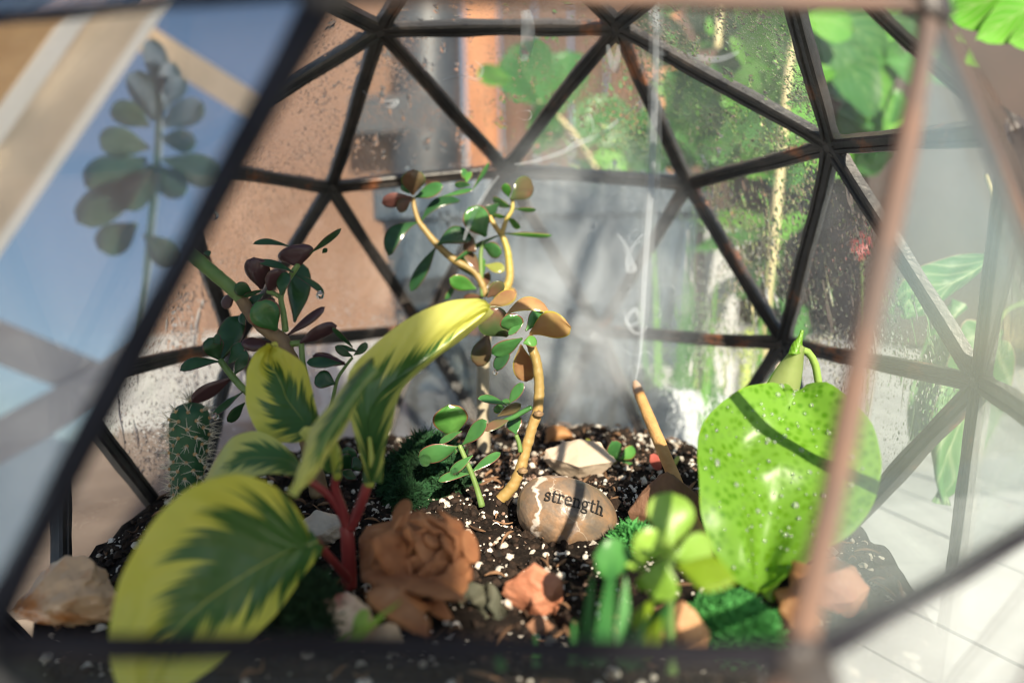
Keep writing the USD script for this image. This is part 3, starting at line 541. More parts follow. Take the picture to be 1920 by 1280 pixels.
rq = np.random.default_rng(12)
fc = V(790, 1040, dr + .03); fr, fu = CX, unit(CY * .8 + CF * .6); fn = unit(-CF * .8 + CY * .6)
for k in range(46):
    a = k * 2.4; rad_ = .008 + .0078 * k ** .62 if k < 30 else rq.uniform(.045, .075)
    o = fr * math.cos(a) * rad_ * 1.25 + fu * math.sin(a) * rad_ * .9
    if (o @ CX < -.05 and k > 20) or o @ CX > .075: continue
    nn_ = unit(unit(o) * rq.uniform(.5, 1.1) + fn * rq.uniform(.25, .7) + rq.normal(size=3) * .2)
    obj('petal', disc(fc + o + fn * (.020 - .06 * rad_), nn_, fn + rq.normal(size=3) * .25, rq.uniform(.013, .030), rq.uniform(.012, .022), .0042, k), m_rose, rose)
rr_ = np.random.default_rng(5)
for k in range(26):
    x, y = rr_.uniform(930, 1290), rr_.uniform(190, 640)
    if y > 210 + (x - 900) * 1.6 + 330: continue
    if k > 20: x, y = rr_.uniform(640, 860), rr_.uniform(350, 560)
    px, py = Z1([(x, y)])[0]; a = rr_.uniform(0, 3.14); L = rr_.uniform(7, 17); W_ = rr_.uniform(3.5, 7)
    poly = [(px + L * math.cos(a) * math.cos(t) - W_ * math.sin(a) * math.sin(t), py + L * math.sin(a) * math.cos(t) + W_ * math.cos(a) * math.sin(t)) for t in np.linspace(0, 6.28, 12)[:-1]]
    dz = -.0008 * (py - 1034) if k <= 20 else .0009 * (px - 745)
    obj('petal', pillow(poly, lambda X, Y: dr + (.072 if k <= 20 else -.002) + dz, .016, edge=.4), m_rose, rose)

# ------------------------------------------------------------------ moss
def moss(name, x0, y0, x1, y1, n, mat, label, seed, ln=.03, deep=.6, dd=0., hgt=1.0):
    d = on_soil((x0 + x1) / 2, y1 - 6)[0] + dd; r = np.random.default_rng(seed)
    c = V((x0 + x1) / 2, y1, d); w = dpx((x1 - x0) / 2, d); h = dpx((y1 - y0), d) * hgt
    q = r.normal(size=(n, 3)); q[:, 2] = np.abs(q[:, 2]); q /= np.linalg.norm(q, axis=1, keepdims=True)
    lump = .75 + .5 * meshkit.fbm(q * 2.1 + seed, 3, seed)
    p = c + q * lump[:, None] * [w * .9, w * deep, h * .85] * r.uniform(.82, 1.0, (n, 1)); p[:, 2] -= .01
    t = q + r.normal(size=(n, 3)) * .75; t /= np.linalg.norm(t, axis=1, keepdims=True); s = np.cross(t, r.normal(size=(n, 3))); s /= np.linalg.norm(s, axis=1, keepdims=True)
    L = ln * r.uniform(.5, 1.2, (n, 1)); wd = .0028
    k = t + r.normal(size=(n, 3)) * .5; k /= np.linalg.norm(k, axis=1, keepdims=True)
    v = np.stack([p - s * wd, p + s * wd, p + t * L * .55 + s * wd, p + t * L * .55 - s * wd, p + t * L * .55 + k * L * .5], 1).reshape(-1, 3)
    o = np.arange(n)[:, None] * 5; f = np.vstack([o + [0, 1, 2], o + [0, 2, 3], o + [3, 2, 4]])
    m = trimesh.creation.icosphere(3); mv = np.array(m.vertices); mv *= (.75 + .5 * meshkit.fbm(mv * 2.1 + seed, 3, seed))[:, None]
    core = (mv * [w * .84, w * deep * .92, h * .78] + c - [0, 0, .01], np.array(m.faces))
    return obj(name, cat3([core, (v, f)]), mat, kind='stuff', label=label, cat='moss')
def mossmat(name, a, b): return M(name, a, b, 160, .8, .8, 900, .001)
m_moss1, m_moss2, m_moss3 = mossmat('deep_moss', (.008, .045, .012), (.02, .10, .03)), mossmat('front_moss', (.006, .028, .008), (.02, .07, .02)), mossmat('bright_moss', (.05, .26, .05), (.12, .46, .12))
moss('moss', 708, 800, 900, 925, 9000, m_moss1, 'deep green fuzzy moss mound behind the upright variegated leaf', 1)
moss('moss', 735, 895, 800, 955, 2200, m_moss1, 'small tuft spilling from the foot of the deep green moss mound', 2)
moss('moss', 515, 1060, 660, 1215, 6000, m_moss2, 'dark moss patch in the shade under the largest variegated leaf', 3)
moss('moss', 1150, 975, 1230, 1030, 2600, m_moss3, 'small bright green moss patch touching the engraved stone', 4, ln=.026)
moss('moss', 1290, 1085, 1445, 1200, 9000, m_moss3, 'bright green moss below the big heart shaped leaf', 5, ln=.028, hgt=.8)

# ------------------------------------------------------------------ plants
m_wood = M('jade_bark', (.16, .10, .055), (.30, .20, .10), 120, .6, .6, 420, .0007, stretch=(1, 1, .5))
m_stem_g = M('jade_green_stem', (.09, .17, .04), (.16, .25, .07), 80, .45, .2, 400, .0003)
m_stem_y = M('jade_yellow_stem', (.38, .34, .06), (.45, .30, .09), 70, .4, .3, 350, .0004, c3=(.40, .16, .06))
m_stem_o = M('jade_ochre_stem', (.28, .20, .06), (.34, .22, .08), 80, .45, .5, 350, .0006, c3=(.20, .10, .05), stretch=(1, 1, .5))
m_jd = leafmat('jade_dark', (.022, .075, .028), (.04, .11, .04), (.09, .045, .05), (.11, .06, .05), .22)
m_jm = leafmat('jade_mid', (.05, .17, .05), (.085, .24, .07), (.20, .085, .075), (.26, .09, .07), .28)
m_jb = leafmat('jade_bright', (.08, .27, .05), (.14, .36, .08), (.16, .28, .09), (.36, .15, .08), .35)
m_jp = leafmat('jade_pink', (.48, .24, .13), (.58, .40, .17), (.48, .25, .17), (.62, .55, .06), .4)
m_jr = leafmat('jade_red', (.07, .12, .045), (.24, .10, .075), (.22, .10, .08), (.10, .16, .05), .3, scale=60)
m_jy = leafmat('jade_yellow', (.30, .34, .08), (.40, .40, .12), (.40, .30, .14), (.5, .42, .06), .35)
m_water = usdkit.material(stage, LK + 'water', {'p': ('principled_bsdf', {'transmission_weight': 1.0, 'roughness': .0, 'ior': 1.33, 'base_color': (1, 1, 1)})}, [], surface='p.BSDF')
m_bead = usdkit.material(stage, LK + 'water_bead', {'p': ('principled_bsdf', {'transmission_weight': .85, 'roughness': .10, 'ior': 1.33, 'base_color': (.93, .97, .9)})}, [], surface='p.BSDF')
def zz(x0, y0, s): return lambda x, y: (x0 + x / s, y0 + y / s)
WID = 1.2
def leaves(plant, conv, s, d, rows, default):
    """rows: base x,y, tip x,y, width (all in enlargement pixels of scale s), roll, options."""
    for i, row in enumerate(rows):
        bx, by, tx, ty, w, roll = row[:6]; o = dict(row[6]) if len(row) > 6 else {}
        mat = o.pop('m', default); dz = o.pop('dz', ((i * 37) % 11 - 5) * .008); dd = o.pop('dd', ((i * 53) % 7 - 3) * .008)
        b = V(*conv(bx, by), d + dd); t = V(*conv(tx, ty), d + dd + dz)
        sg = 1 if (i % 2) else -1
        obj('leaf', jleaf(b, t, dpx(w * WID / s, d), roll * sg if o.pop('sg', 1) == 1 else -roll * sg, seed=i, **o), mat, plant)
U = {'under': True}
# -- jade at the left
d = 1.52; c1 = zz(320, 400, 4.571); c2 = zz(300, 600, 4.2675); s1, s2 = 4.571, 4.2675
bl = on_soil(590, 930)
jl = thing('jade_plant', 'dark jade plant in shade at the left with a thick bent trunk', 'plant', V(600, 915, 1.55), 'jade plants in the terrarium')
def P4(conv, s, d, *pts): return [(*conv(x, y), d, w / s) for x, y, w in pts]
obj('trunk', ptube([(600, 930, 1.55, 34), (572, 800, 1.54, 30), (555, 700, 1.53, 28)] + P4(c1, s1, d, (1000, 1180, 115), (940, 1070, 125), (830, 1010, 110), (700, 880, 105), (610, 740, 112)), wob=.3, seg=14, nodes=5), m_wood, jl)
obj('branch', ptube(P4(c1, s1, d, (618, 745, 108), (520, 640, 118), (400, 540, 118), (260, 420, 120), (120, 300, 118), (20, 205, 110)), wob=.12, seg=12, nodes=4), m_stem_g, jl)
obj('branch', ptube(P4(c1, s1, d, (985, 1010, 55), (965, 850, 52), (945, 730, 46), (985, 610, 44), (1050, 500, 50), (1095, 440, 40)), wob=.15), m_stem_g, jl)
obj('branch', ptube(P4(c1, s1, d, (950, 725, 42), (890, 690, 40), (830, 670, 40))), m_stem_g, jl)
obj('branch', ptube([(575, 790, 1.53, 18)] + P4(c2, s2, d, (680, 560, 58), (580, 450, 56), (480, 320, 52)), wob=.1), m_stem_g, jl)
obj('branch', ptube(P4(c1, s1, d, (1030, 1120, 60), (1115, 1110, 50), (1130, 1260, 50)) + P4(c2, s2, d, (1160, 440, 46), (1180, 640, 40)), wob=.1), m_stem_g, jl)
obj('branch', ptube([(600, 830, 1.54, 10), (622, 760, 1.53, 8)] + P4(c2, s2, d, (1390, 600, 32), (1420, 470, 28), (1470, 390, 26), (1540, 300, 22))), m_stem_g, jl)
WID = 1.35
leaves(jl, c1, s1, d, [
    (1010, 285, 705, 262, 60, 55, {'bend': .09}), (1095, 455, 1040, 270, 250, 25, U), (1185, 350, 1462, 128, 70, 55), (775, 650, 712, 375, 165, 20, U), (1050, 505, 735, 412, 75, 50, {'bend': .05}),
    (1055, 520, 1318, 690, 70, 50, {'bend': .04}), (840, 675, 925, 480, 115, 30, U), (950, 700, 990, 500, 105, 40), (1060, 930, 1120, 420, 165, 25, {'dd': .05}), (700, 690, 550, 615, 100, 20),
    (545, 700, 437, 795, 90, 30, U), (775, 660, 625, 705, 55, 55), (800, 690, 665, 775, 70, 40), (840, 715, 880, 800, 70, 30, U), (905, 1000, 730, 760, 200, 8, {'m': m_jm}), (1000, 1040, 1325, 798, 90, 45, U),
    (1105, 1105, 1425, 960, 120, 40, U), (1560, 1145, 1385, 975, 52, 50), (1610, 1185, 1405, 1140, 60, 50), (430, 1265, 590, 875, 190, 30), (410, 1250, 325, 1065, 140, 20), (425, 1120, 380, 1048, 70, 30),
    (850, 1110, 605, 1120, 105, 30, U), (500, 1290, 625, 1115, 110, 40), (1490, 1275, 1215, 1215, 80, 35, U), (1300, 330 + 10, 1340, 300, 30, 0), (330, 370, 300, 320, 50, 20), (640, 960, 600, 860, 60, 30)], m_jd)
leaves(jl, c2, s2, d, [(465, 335, 158, 405, 95, 45, {'bend': .1}), (575, 460, 250, 655, 110, 35, U), (660, 575, 418, 768, 66, 50), (675, 660, 538, 812, 80, 40), (1400, 510, 1240, 455, 115, 15), (1490, 355, 1220, 290, 85, 30, U),
    (1450, 345, 1170, 340, 80, 30), (1540, 290, 1400, 215, 60, 35), (1550, 280, 1660, 190, 60, 30), (600, 430, 700, 250, 90, 30), (640, 400, 590, 200, 80, 40)], m_jd)
WID = 1.2
# -- jade behind, in the middle
c3 = zz(680, 300, 4.2675); s3 = s2; d = 1.78
jb = thing('jade_plant', 'tall jade plant at the back centre whose leafy tips reach the upper glass', 'plant', V(905, 880, 1.8), 'jade plants in the terrarium')
obj('trunk', ptube([(908, 900, 1.8, 25), (906, 790, 1.8, 24), (906, 690, 1.79, 24), (915, 610, 1.78, 20), (938, 555, d, 18)], wob=.1), M('pale_jade_bark', (.36, .31, .22), (.44, .37, .26), 60, .6, .3, 300), jb)
obj('branch', ptube(P4(c3, s3, d, (1130, 1060, 70), (1178, 920, 66), (1165, 760, 58), (1110, 590, 44)), wob=.12, nodes=4), m_stem_y, jb)
obj('branch', ptube(P4(c3, s3, d, (1115, 590, 40), (1150, 480, 36), (1200, 380, 32), (1200, 310, 28))), m_stem_y, jb)
obj('branch', ptube(P4(c3, s3, d, (1105, 590, 42), (1055, 520, 40), (1015, 450, 38))), m_stem_y, jb)
obj('branch', ptube(P4(c3, s3, d, (985, 1090, 50), (900, 900, 60), (735, 800, 62), (600, 680, 58), (500, 560, 50), (445, 480, 42), (405, 300, 32)), wob=.15, nodes=6), m_stem_o, jb)
obj('branch', ptube(P4(c3, s3, d, (960, 1090, 40), (950, 960, 36), (945, 780, 34), (960, 650, 30))), m_stem_g, jb)
leaves(jb, c3, s3, d, [
    (400, 275, 405, 75, 160, 10, {'m': m_jr}), (395, 300, 152, 345, 120, 35, U), (390, 320, 275, 395, 90, 20, {'m': m_jr}), (420, 300, 645, 205, 105, 30), (372, 270, 325, 190, 75, 20, {'m': m_jm}), (470, 490, 785, 325, 100, 40, {'bend': .16, 'm': m_jd}),
    (450, 500, 205, 770, 130, 30, {'bend': .2, 'm': m_jd}), (600, 680, 880, 620, 130, 20, {'bend': .16, 'm': m_jd}), (590, 690, 385, 1050, 100, 30, {'m': m_jd}), (640, 290, 885, 238, 50, 50), (880, 240, 1012, 18, 50, 50), (860, 200, 735, 190, 55, 30), (835, 190, 800, 65, 60, 30), (830, 180, 855, 95, 60, 30, {'m': m_jb}),
    (985, 610, 850, 375, 185, 15, {'m': m_jm}), (1085, 345, 925, 495, 120, 25, {'m': m_jd}), (1185, 315, 1350, 165, 150, 15, {'m': m_jr}), (1170, 295, 1140, 185, 70, 20, {'m': m_jb}), (1210, 390, 1390, 398, 48, 45, {'m': m_jb}), (1190, 375, 1040, 310, 75, 40, {'m': m_jb}),
    (1160, 460, 1260, 545, 58, 35, {'m': m_jb}), (1150, 455, 1045, 440, 40, 40, {'m': m_jb}), (960, 680, 1115, 745, 110, 20), (980, 840, 1140, 880, 80, 30, {'m': m_jy}), (885, 925, 790, 765, 135, 15, {'m': m_jb}), (905, 1030, 695, 945, 110, 15, {'m': m_jb}),
    (925, 1015, 972, 785, 50, 40, {'m': m_jb}), (960, 1085, 1005, 895, 70, 30, {'m': m_jr}), (1120, 1090, 1010, 1000, 110, 25, {'m': m_jr}), (965, 1095, 805, 1105, 75, 30, {'m': m_jr}), (1050, 1150, 1235, 1055, 110, 20, {'m': m_jp}), (745, 1000, 655, 1115, 55, 40), (930, 900, 820, 720, 90, 30, {'m': m_jr}), (1100, 600, 735, 805, 44, 45, {'bend': .04, 'm': m_jm, 'th': .5}), (1130, 588, 1518, 604, 44, 45, {'m': m_jb, 'th': .5}), (900, 730, 830, 640, 110, 20, {'m': m_jr}), (800, 1000, 740, 1030, 70, 30)], m_jm)
# -- jade in the middle, in front
d = 1.46; c4 = zz(760, 520, 4.742); s4 = 4.742; c5 = zz(760, 720, 5.12); s5 = 5.12
jm = thing('jade_plant', 'sunlit jade plant with a curved ochre trunk beside the engraved stone', 'plant', V(905, 950, 1.47), 'jade plants in the terrarium')
obj('trunk', ptube([(880, 962, 1.49, 22)] + P4(c5, s5, 1.46, (740, 1195, 95), (850, 1150, 110), (960, 1060, 112), (1060, 920, 108), (1115, 780, 102), (1165, 600, 102), (1215, 420, 100), (1270, 250, 98)) + P4(c4, s4, d, (1183, 1120, 92), (1190, 950, 90), (1175, 800, 88), (1150, 690, 86), (1110, 600, 70), (1070, 560, 50)), wob=.2, seg=16, nodes=9), m_stem_o, jm)
for x, y in ((1280, 285), (1130, 830)):
    p = V(*c5(x, y), d - .015); mm = trimesh.creation.icosphere(2); obj('node_scar', (np.array(mm.vertices) * dpx(9, d) * (1 + .5 * (meshkit.noise(np.array(mm.vertices) * 3) - .5))[:, None] * [1, 1, .7] + p, np.array(mm.faces)), m_wood, jm)
obj('branch', ptube(P4(c5, s5, d - .02, (1210, 220, 46), (1120, 270, 50), (1030, 320, 48), (940, 350, 40))), m_jm, jm)
obj('branch', ptube(P4(c5, s5, d - .02, (1105, 650, 50), (1090, 560, 44), (1062, 490, 46))), m_stem_g, jm)
obj('branch', ptube(P4(c5, s5, d - .05, (735, 1170, 70), (690, 1010, 56), (625, 830, 52), (560, 680, 50), (520, 590, 46)), wob=.1), m_stem_g, jm)
leaves(jm, c4, s4, d, [
    (1110, 500, 1475, 440, 215, 20, {'bend': .14, 'm': m_jp, 'dd': .0}), (885, 345, 1275, 290, 130, 35, {'bend': .2, 'm': m_jp}), (1070, 475, 1205, 275, 110, 25, {'m': m_jm, 'dd': -.02}), (975, 490, 925, 325, 175, 8, {'m': m_jm, 'dd': -.01}), (1055, 400, 915, 510, 65, 40, {'m': m_jm, 'dd': -.03}), (1040, 540, 770, 680, 125, 22, {'dd': -.04}),
    (930, 600, 815, 830, 130, 40, {'m': m_jd}), (1050, 585, 1170, 560, 95, 20, {'m': m_jb, 'dd': -.03}), (1030, 600, 1075, 925, 175, 15, {'m': m_jp, 'dd': .03}), (910, 520, 690, 300, 245, 8, {'m': m_jr, 'dd': .04}), (740, 500, 640, 790, 170, 12, {'m': m_jr, 'dd': .12}), (745, 245, 990, 140, 120, 15, {'m': m_jp, 'dd': .1}), (730, 175, 870, 40, 110, 20, {'m': m_jr, 'dd': .1})], m_jm)
leaves(jm, c5, s5, d - .02, [
    (975, 205, 690, 140, 80, 35, {'bend': .06}), (985, 195, 1135, -10, 100, 30), (1000, 190, 940, 150, 60, 30), (950, 215, 845, 245, 80, 25), (885, 305, 1112, 190, 95, 30, {'m': m_jr}), (1065, 480, 1045, 325, 150, 25), (1010, 335, 755, 450, 90, 35, {'m': m_jr, 'bend': .03})], m_jm)
leaves(jm, c5, s5, d - .05, [
    (450, 505, 415, 195, 285, 5, {'m': m_jb, 'dd': .02}), (510, 600, 122, 700, 165, 25, {'m': m_jm}), (545, 450, 325, 565, 75, 40), (555, 580, 785, 350, 135, 30, {'m': m_jm}), (650, 685, 425, 860, 90, 35), (635, 845, 915, 655, 90, 30), (615, 860, 315, 935, 85, 35, {'bend': .06}), (500, 650, 470, 640, 50, 20)], m_jm)
# -- hanging drops
def drop(px, py, w, d, label):
    mm = trimesh.creation.icosphere(3); q = np.array(mm.vertices); q = q * np.array([1, 1, 1.15]); k = np.clip(q[:, 2], 0, 2); q[:, :2] *= (1 - .25 * k)[:, None]
    obj('water_drop', (q * dpx(w / 2, d) + V(px, py, d), np.array(mm.faces)), m_water, label=label, cat='water drop')
drop(600, 553, 15, 1.51, 'water drop hanging from a dark leaf tip of the left jade')
drop(797, 862, 22, 1.40, 'larger drop at the tip of the lowest flat leaf on the small green sprig')
drop(853, 886, 18, 1.40, 'water drop under a small leaf just right of the sprig stem')
drop(929, 697, 11, 1.44, 'tiny drop on the dark leaf edge below the sunlit jade crown')
drop(404, 780, 12, 1.5, 'small drop under a bluish leaf beside the cactus top')
drop(400, 402, 18, 1.5, 'dark drop beside the edge of the mirrored pane')

# -- cactus
m_cactus = M('cactus_skin', (.015, .07, .03), (.03, .12, .045), 70, .5, .5, 300, .0008)
m_spine = M('cactus_spine', (.75, .66, .5), (.85, .8, .68), 50, .5)
m_areole = M('cactus_areole', (.45, .26, .12), (.6, .4, .2), 80, .8)
d = 1.58; ct = thing('cactus', 'single upright green cactus with pale spines at the left', 'cactus', V(350, 930, d))
def pad(conv_pts, nm):
    C = np.array([V(x, y, d) for x, y, w in conv_pts]); n = 26; q = spline(np.c_[C, [dpx(w / 2, d) for x, y, w in conv_pts]], n); sg = 28; out = []
    for i in range(n):
        t = np.linspace(0, 2 * np.pi, sg, endpoint=False); rib = 1 + .05 * np.cos(t * 7); e = math.sqrt(max(0, 1 - max(0, (i / (n - 1) - .86) / .14) ** 2)) * (.75 + .25 * min(1, i / 3))
        out.append(q[i, :3] + np.outer(np.cos(t) * rib * q[i, 3] * e, CX) + np.outer(np.sin(t) * rib * q[i, 3] * e * .8, unit(np.array([CF[0], CF[1], 0]))))
    v = np.vstack(out + [q[:1, :3], q[-1:, :3] + [0, 0, .004]]); f = []
    for i in range(n - 1):
        for j in range(sg):
            k = (j + 1) % sg; f += [[i * sg + j, i * sg + k, (i + 1) * sg + k], [i * sg + j, (i + 1) * sg + k, (i + 1) * sg + j]]
    for j in range(sg): f += [[n * sg, (j + 1) % sg, j], [n * sg + 1, (n - 1) * sg + j, (n - 1) * sg + (j + 1) % sg]]
    obj(nm, (v, np.array(f)), m_cactus, ct)
    return out, q
out, q = pad([(348, 945, 46), (350, 900, 56), (354, 850, 64), (356, 800, 70), (357, 765, 66), (357, 752, 56)], 'pad')
pad([(330, 945, 12), (332, 905, 22), (338, 870, 16)], 'pad')
rc = np.random.default_rng(9); spines, areoles = [], []
for i in range(1, 26, 2):
    for j in range((i // 2 % 2) * 2, 28, 4):
        p = out[i][j]; nrm = unit(p - q[i, :3] + [0, 0, .02 if i > 21 else 0])
        mm = trimesh.creation.icosphere(1); areoles.append((np.array(mm.vertices) * .0045 + p, np.array(mm.faces)))
        for _ in range(7):
            dr_ = unit(nrm + rc.normal(size=3) * .6); L = rc.uniform(.012, .036); spines.append(tube([p, p + dr_ * L], [.0011, .0003], seg=3, n=2)[:2])
obj('areoles', cat3(areoles), m_areole, ct, kind='stuff'); obj('spines', cat3(spines), m_spine, ct, kind='stuff')

# -- variegated peperomia
m_var = variegated('variegated_leaf', (.035, .12, .018), (.10, .21, .05), (.78, .72, .12), w0=.17)
m_var2 = variegated('variegated_leaf_pale', (.06, .17, .04), (.13, .26, .08), (.78, .74, .22), w0=.10)
m_red = M('red_stem', (.22, .03, .035), (.34, .06, .055), 60, .4, .2, 300, .0004)
m_petiole = M('yellow_green_petiole', (.33, .40, .07), (.42, .46, .1), 60, .4)
pp = thing('variegated_plant', 'peperomia with cream and green variegated leaves on red stems', 'plant', V(655, 1095, 1.1))
def D(rows, d0, d1): n = len(rows); return [(x, y, d0 + (d1 - d0) * i / (n - 1)) for i, (x, y) in enumerate(rows)]
obj('leaf', loft(D([(588, 1006), (550, 940), (500, 900), (440, 888), (375, 905), (310, 950), (255, 1025), (218, 1110), (203, 1190), (215, 1270), (268, 1320)], .93, .80), D([(590, 1012), (540, 1030), (480, 1062), (420, 1102), (360, 1150), (310, 1205), (268, 1320)], .96, .82), D([(590, 1018), (572, 1075), (540, 1125), (500, 1170), (450, 1210), (390, 1260), (330, 1300), (268, 1320)], .93, .80), fold=.35, wave=.03), m_var, pp)
obj('leaf', loft(D([(590, 818), (545, 832), (505, 828), (475, 795), (459, 745), (462, 700), (478, 665), (508, 648)], 1.08, 1.16), D([(592, 815), (570, 785), (545, 750), (520, 705), (500, 670), (508, 648)], 1.11, 1.18), D([(592, 812), (597, 780), (590, 745), (578, 705), (560, 672), (535, 652), (508, 648)], 1.08, 1.14), fold=.4, wave=.02), m_var, pp)
obj('leaf', loft(D([(688, 905), (672, 850), (655, 790), (645, 745), (655, 700), (690, 655), (740, 610), (800, 578), (860, 562), (900, 562), (917, 577)], 1.02, 1.18), D([(694, 905), (690, 840), (690, 795), (705, 755), (745, 715), (800, 672), (860, 625), (917, 577)], 1.06, 1.2), D([(704, 903), (718, 850), (736, 800), (746, 750), (765, 715), (800, 680), (850, 645), (895, 605), (917, 577)], 1.0, 1.16), fold=.6, wave=.02), m_var2, pp)
obj('leaf', loft(D([(700, 668), (655, 712), (618, 758), (590, 800), (570, 850), (556, 895), (547, 928)], .98, .90), D([(702, 690), (668, 735), (636, 780), (608, 825), (584, 870), (562, 905), (547, 928)], .94, .87), D([(690, 712), (672, 752), (645, 805), (618, 850), (592, 885), (565, 915), (547, 928)], .99, .9), fold=.5, wave=.01), m_var2, pp)
obj('leaf', loft(D([(562, 868), (530, 832), (480, 808), (440, 818), (412, 850), (386, 900)], 1.06, 1.10), D([(560, 882), (520, 862), (480, 860), (435, 874), (386, 900)], 1.04, 1.06), D([(558, 892), (520, 888), (480, 892), (440, 905), (386, 904)], .98, 1.04), fold=.4), m_var2, pp)
obj('leaf', loft(D([(605, 880), (590, 850), (575, 830), (560, 812)], 1.02, 1.05), D([(625, 885), (605, 850), (590, 825), (575, 800)], 1.04, 1.07), D([(640, 885), (640, 850), (628, 825), (600, 800)], 1.02, 1.05)), m_var2, pp)
obj('stem', ptube([(655, 1100, 1.1, 28), (654, 1050, 1.09, 27), (651, 1000, 1.08, 26), (645, 985, 1.08, 22)], wob=.08, seg=14), m_red, pp)
obj('petiole', ptube([(652, 995, 1.08, 20), (640, 950, 1.07, 19), (628, 915, 1.06, 17), (633, 885, 1.05, 15)]), m_red, pp)
obj('petiole', ptube([(633, 895, 1.05, 16), (626, 850, 1.02, 17), (625, 815, .99, 14), (640, 770, .97, 9)]), m_petiole, pp)
obj('petiole', ptube([(650, 985, 1.08, 18), (618, 930, 1.06, 16), (580, 900, 1.04, 14), (556, 882, 1.03, 10)]), m_red, pp)
obj('petiole', ptube([(656, 990, 1.08, 22), (672, 955, 1.07, 20), (685, 920, 1.06, 19), (694, 890, 1.06, 16)]), m_red, pp)
obj('petiole', ptube([(692, 910, 1.055, 19), (697, 870, 1.05, 14), (692, 820, 1.06, 8)]), m_petiole, pp)
obj('petiole', ptube([(655, 1085, 1.09, 17), (630, 1058, 1.05, 16), (606, 1030, 1.0, 15), (590, 1010, .96, 13)]), m_red, pp)

# -- big heart-shaped leaf with its drops
m_heart = leafmat('heart_leaf', (.10, .28, .005), (.15, .34, .008), (.22, .42, .03), (.30, .5, .03), .42, .34, scale=30, rimw=.97, spot=620, bump=.3, vein=(.28, .50, .10), tcol=(1.0, 1.0, .4), ribs=16)
hp = thing('heart_leaf_plant', 'plant with one large glossy heart shaped leaf beaded with water', 'plant', V(1535, 1080, 1.35))
hl = loft(D([(1478, 738), (1440, 718), (1400, 724), (1358, 750), (1322, 790), (1302, 832), (1297, 882), (1305, 940), (1324, 1000), (1350, 1050), (1384, 1084), (1425, 1100)], 1.25, .97), D([(1476, 738), (1468, 810), (1456, 890), (1444, 970), (1432, 1040), (1425, 1100)], 1.24, 1.0), D([(1474, 738), (1505, 715), (1545, 715), (1583, 740), (1617, 770), (1640, 805), (1652, 855), (1645, 920), (1612, 980), (1562, 1036), (1500, 1074), (1425, 1100)], 1.25, .97), fold=.55, wave=.05, th=.004, nt=44, nv=25)
obj('leaf', hl, m_heart, hp)
obj('petiole', ptube([(1530, 1080, 1.36, 16), (1560, 960, 1.36, 15), (1560, 820, 1.33, 14), (1535, 720, 1.30, 14), (1528, 682, 1.29, 14), (1508, 656, 1.28, 13), (1492, 655, 1.275, 11)]), M('heart_petiole', (.22, .36, .07), (.3, .44, .1), 60, .4), hp)
m_sheath = leafmat('leaf_sheath', (.38, .48, .16), (.46, .55, .22), (.4, .5, .2), (.16, .34, .04), .5, .4)
obj('leaf_sheath', loft(D([(1500, 640), (1478, 662), (1452, 695), (1430, 735)], 1.28, 1.3), D([(1504, 648), (1490, 675), (1478, 710), (1470, 745)], 1.26, 1.28), D([(1508, 650), (1506, 680), (1502, 715), (1495, 745)], 1.28, 1.3), fold=.2, th=.004), m_sheath, hp)
obj('leaf_sheath', loft(D([(1478, 664), (1485, 645), (1496, 632), (1504, 618)], 1.27, 1.27), D([(1490, 664), (1496, 648), (1500, 634), (1504, 618)], 1.26, 1.27), D([(1508, 660), (1504, 650), (1503, 635), (1504, 618)], 1.27, 1.27), fold=.3, th=.004), m_heart, hp)
hv = hl[0][:44 * 25].reshape(44, 25, 3); rd = np.random.default_rng(21); beads = []
mm = trimesh.creation.icosphere(2); bq, bf = np.array(mm.vertices), np.array(mm.faces)
for k in range(150):
    i, j = int(np.clip(rd.normal(21, 10), 2, 40)), rd.integers(1, 24); p = hv[i, j] + (hv[i + 1, j] - hv[i, j]) * rd.uniform()
    beads.append((bq * (.0015 + .0042 * rd.uniform() ** 2.5) + p - CF * .001, bf))
obj('water_beads', cat3(beads), m_bead, hp, kind='stuff')

# -- blurred succulent in front
c8 = zz(1080, 880, 3.555); s8 = 3.555; d = .80
m_fs = leafmat('pale_succulent', (.28, .50, .06), (.40, .60, .14), (.36, .54, .10), None, .4, .35)
m_fo = leafmat('olive_succulent', (.24, .38, .02), (.34, .46, .04), (.24, .34, .05), None, .35, .35)
m_fd = leafmat('dark_succulent', (.02, .12, .025), (.06, .22, .05), (.03, .13, .03), None, .2, .4, scale=60)
fsc = thing('pale_succulent', 'blurred pale green rosette succulent close to the front opening', 'plant', V(1250, 1240, .8))
obj('stem', ptube([(1260, 1260, .83, 22), (1255, 1150, .83, 20), (1255, 1050, .81, 18), (1258, 1030, .80, 14)]), m_stem_g, fsc)
leaves(fsc, c8, s8, d, [
    (620, 520, 635, 150, 270, 10, {'m': m_fs, 'dd': .02, 'dz': .03}), (620, 560, 385, 450, 190, 15, {'m': m_fs, 'dd': 0}), (640, 585, 910, 490, 180, 15, {'m': m_fs, 'dd': 0}), (680, 640, 1070, 750, 200, 20, {'m': m_fo, 'dd': -.02, 'point': 1}), (590, 590, 540, 880, 210, 15, {'m': m_fs, 'dd': -.02, 'point': 1}),
    (560, 640, 420, 800, 110, 25, {'m': m_fs}), (520, 850, 385, 1060, 85, 25, {'m': m_fo}), (640, 700, 600, 880, 110, 25, {'m': m_fs}), (575, 980, 420, 1270, 150, 20, {'m': m_fo, 'dd': -.06}), (400, 610, 120, 570, 230, 15, {'m': m_fd, 'dd': .03}), (330, 640, 470, 600, 90, 20, {'m': m_fs}), (600, 560, 610, 480, 120, 10, {'m': m_fs, 'dd': -.03})], m_fs)
gb = thing('leafy_clump', 'clump of dark green upright blades just left of the pale succulent', 'plant', V(1150, 1250, .78))
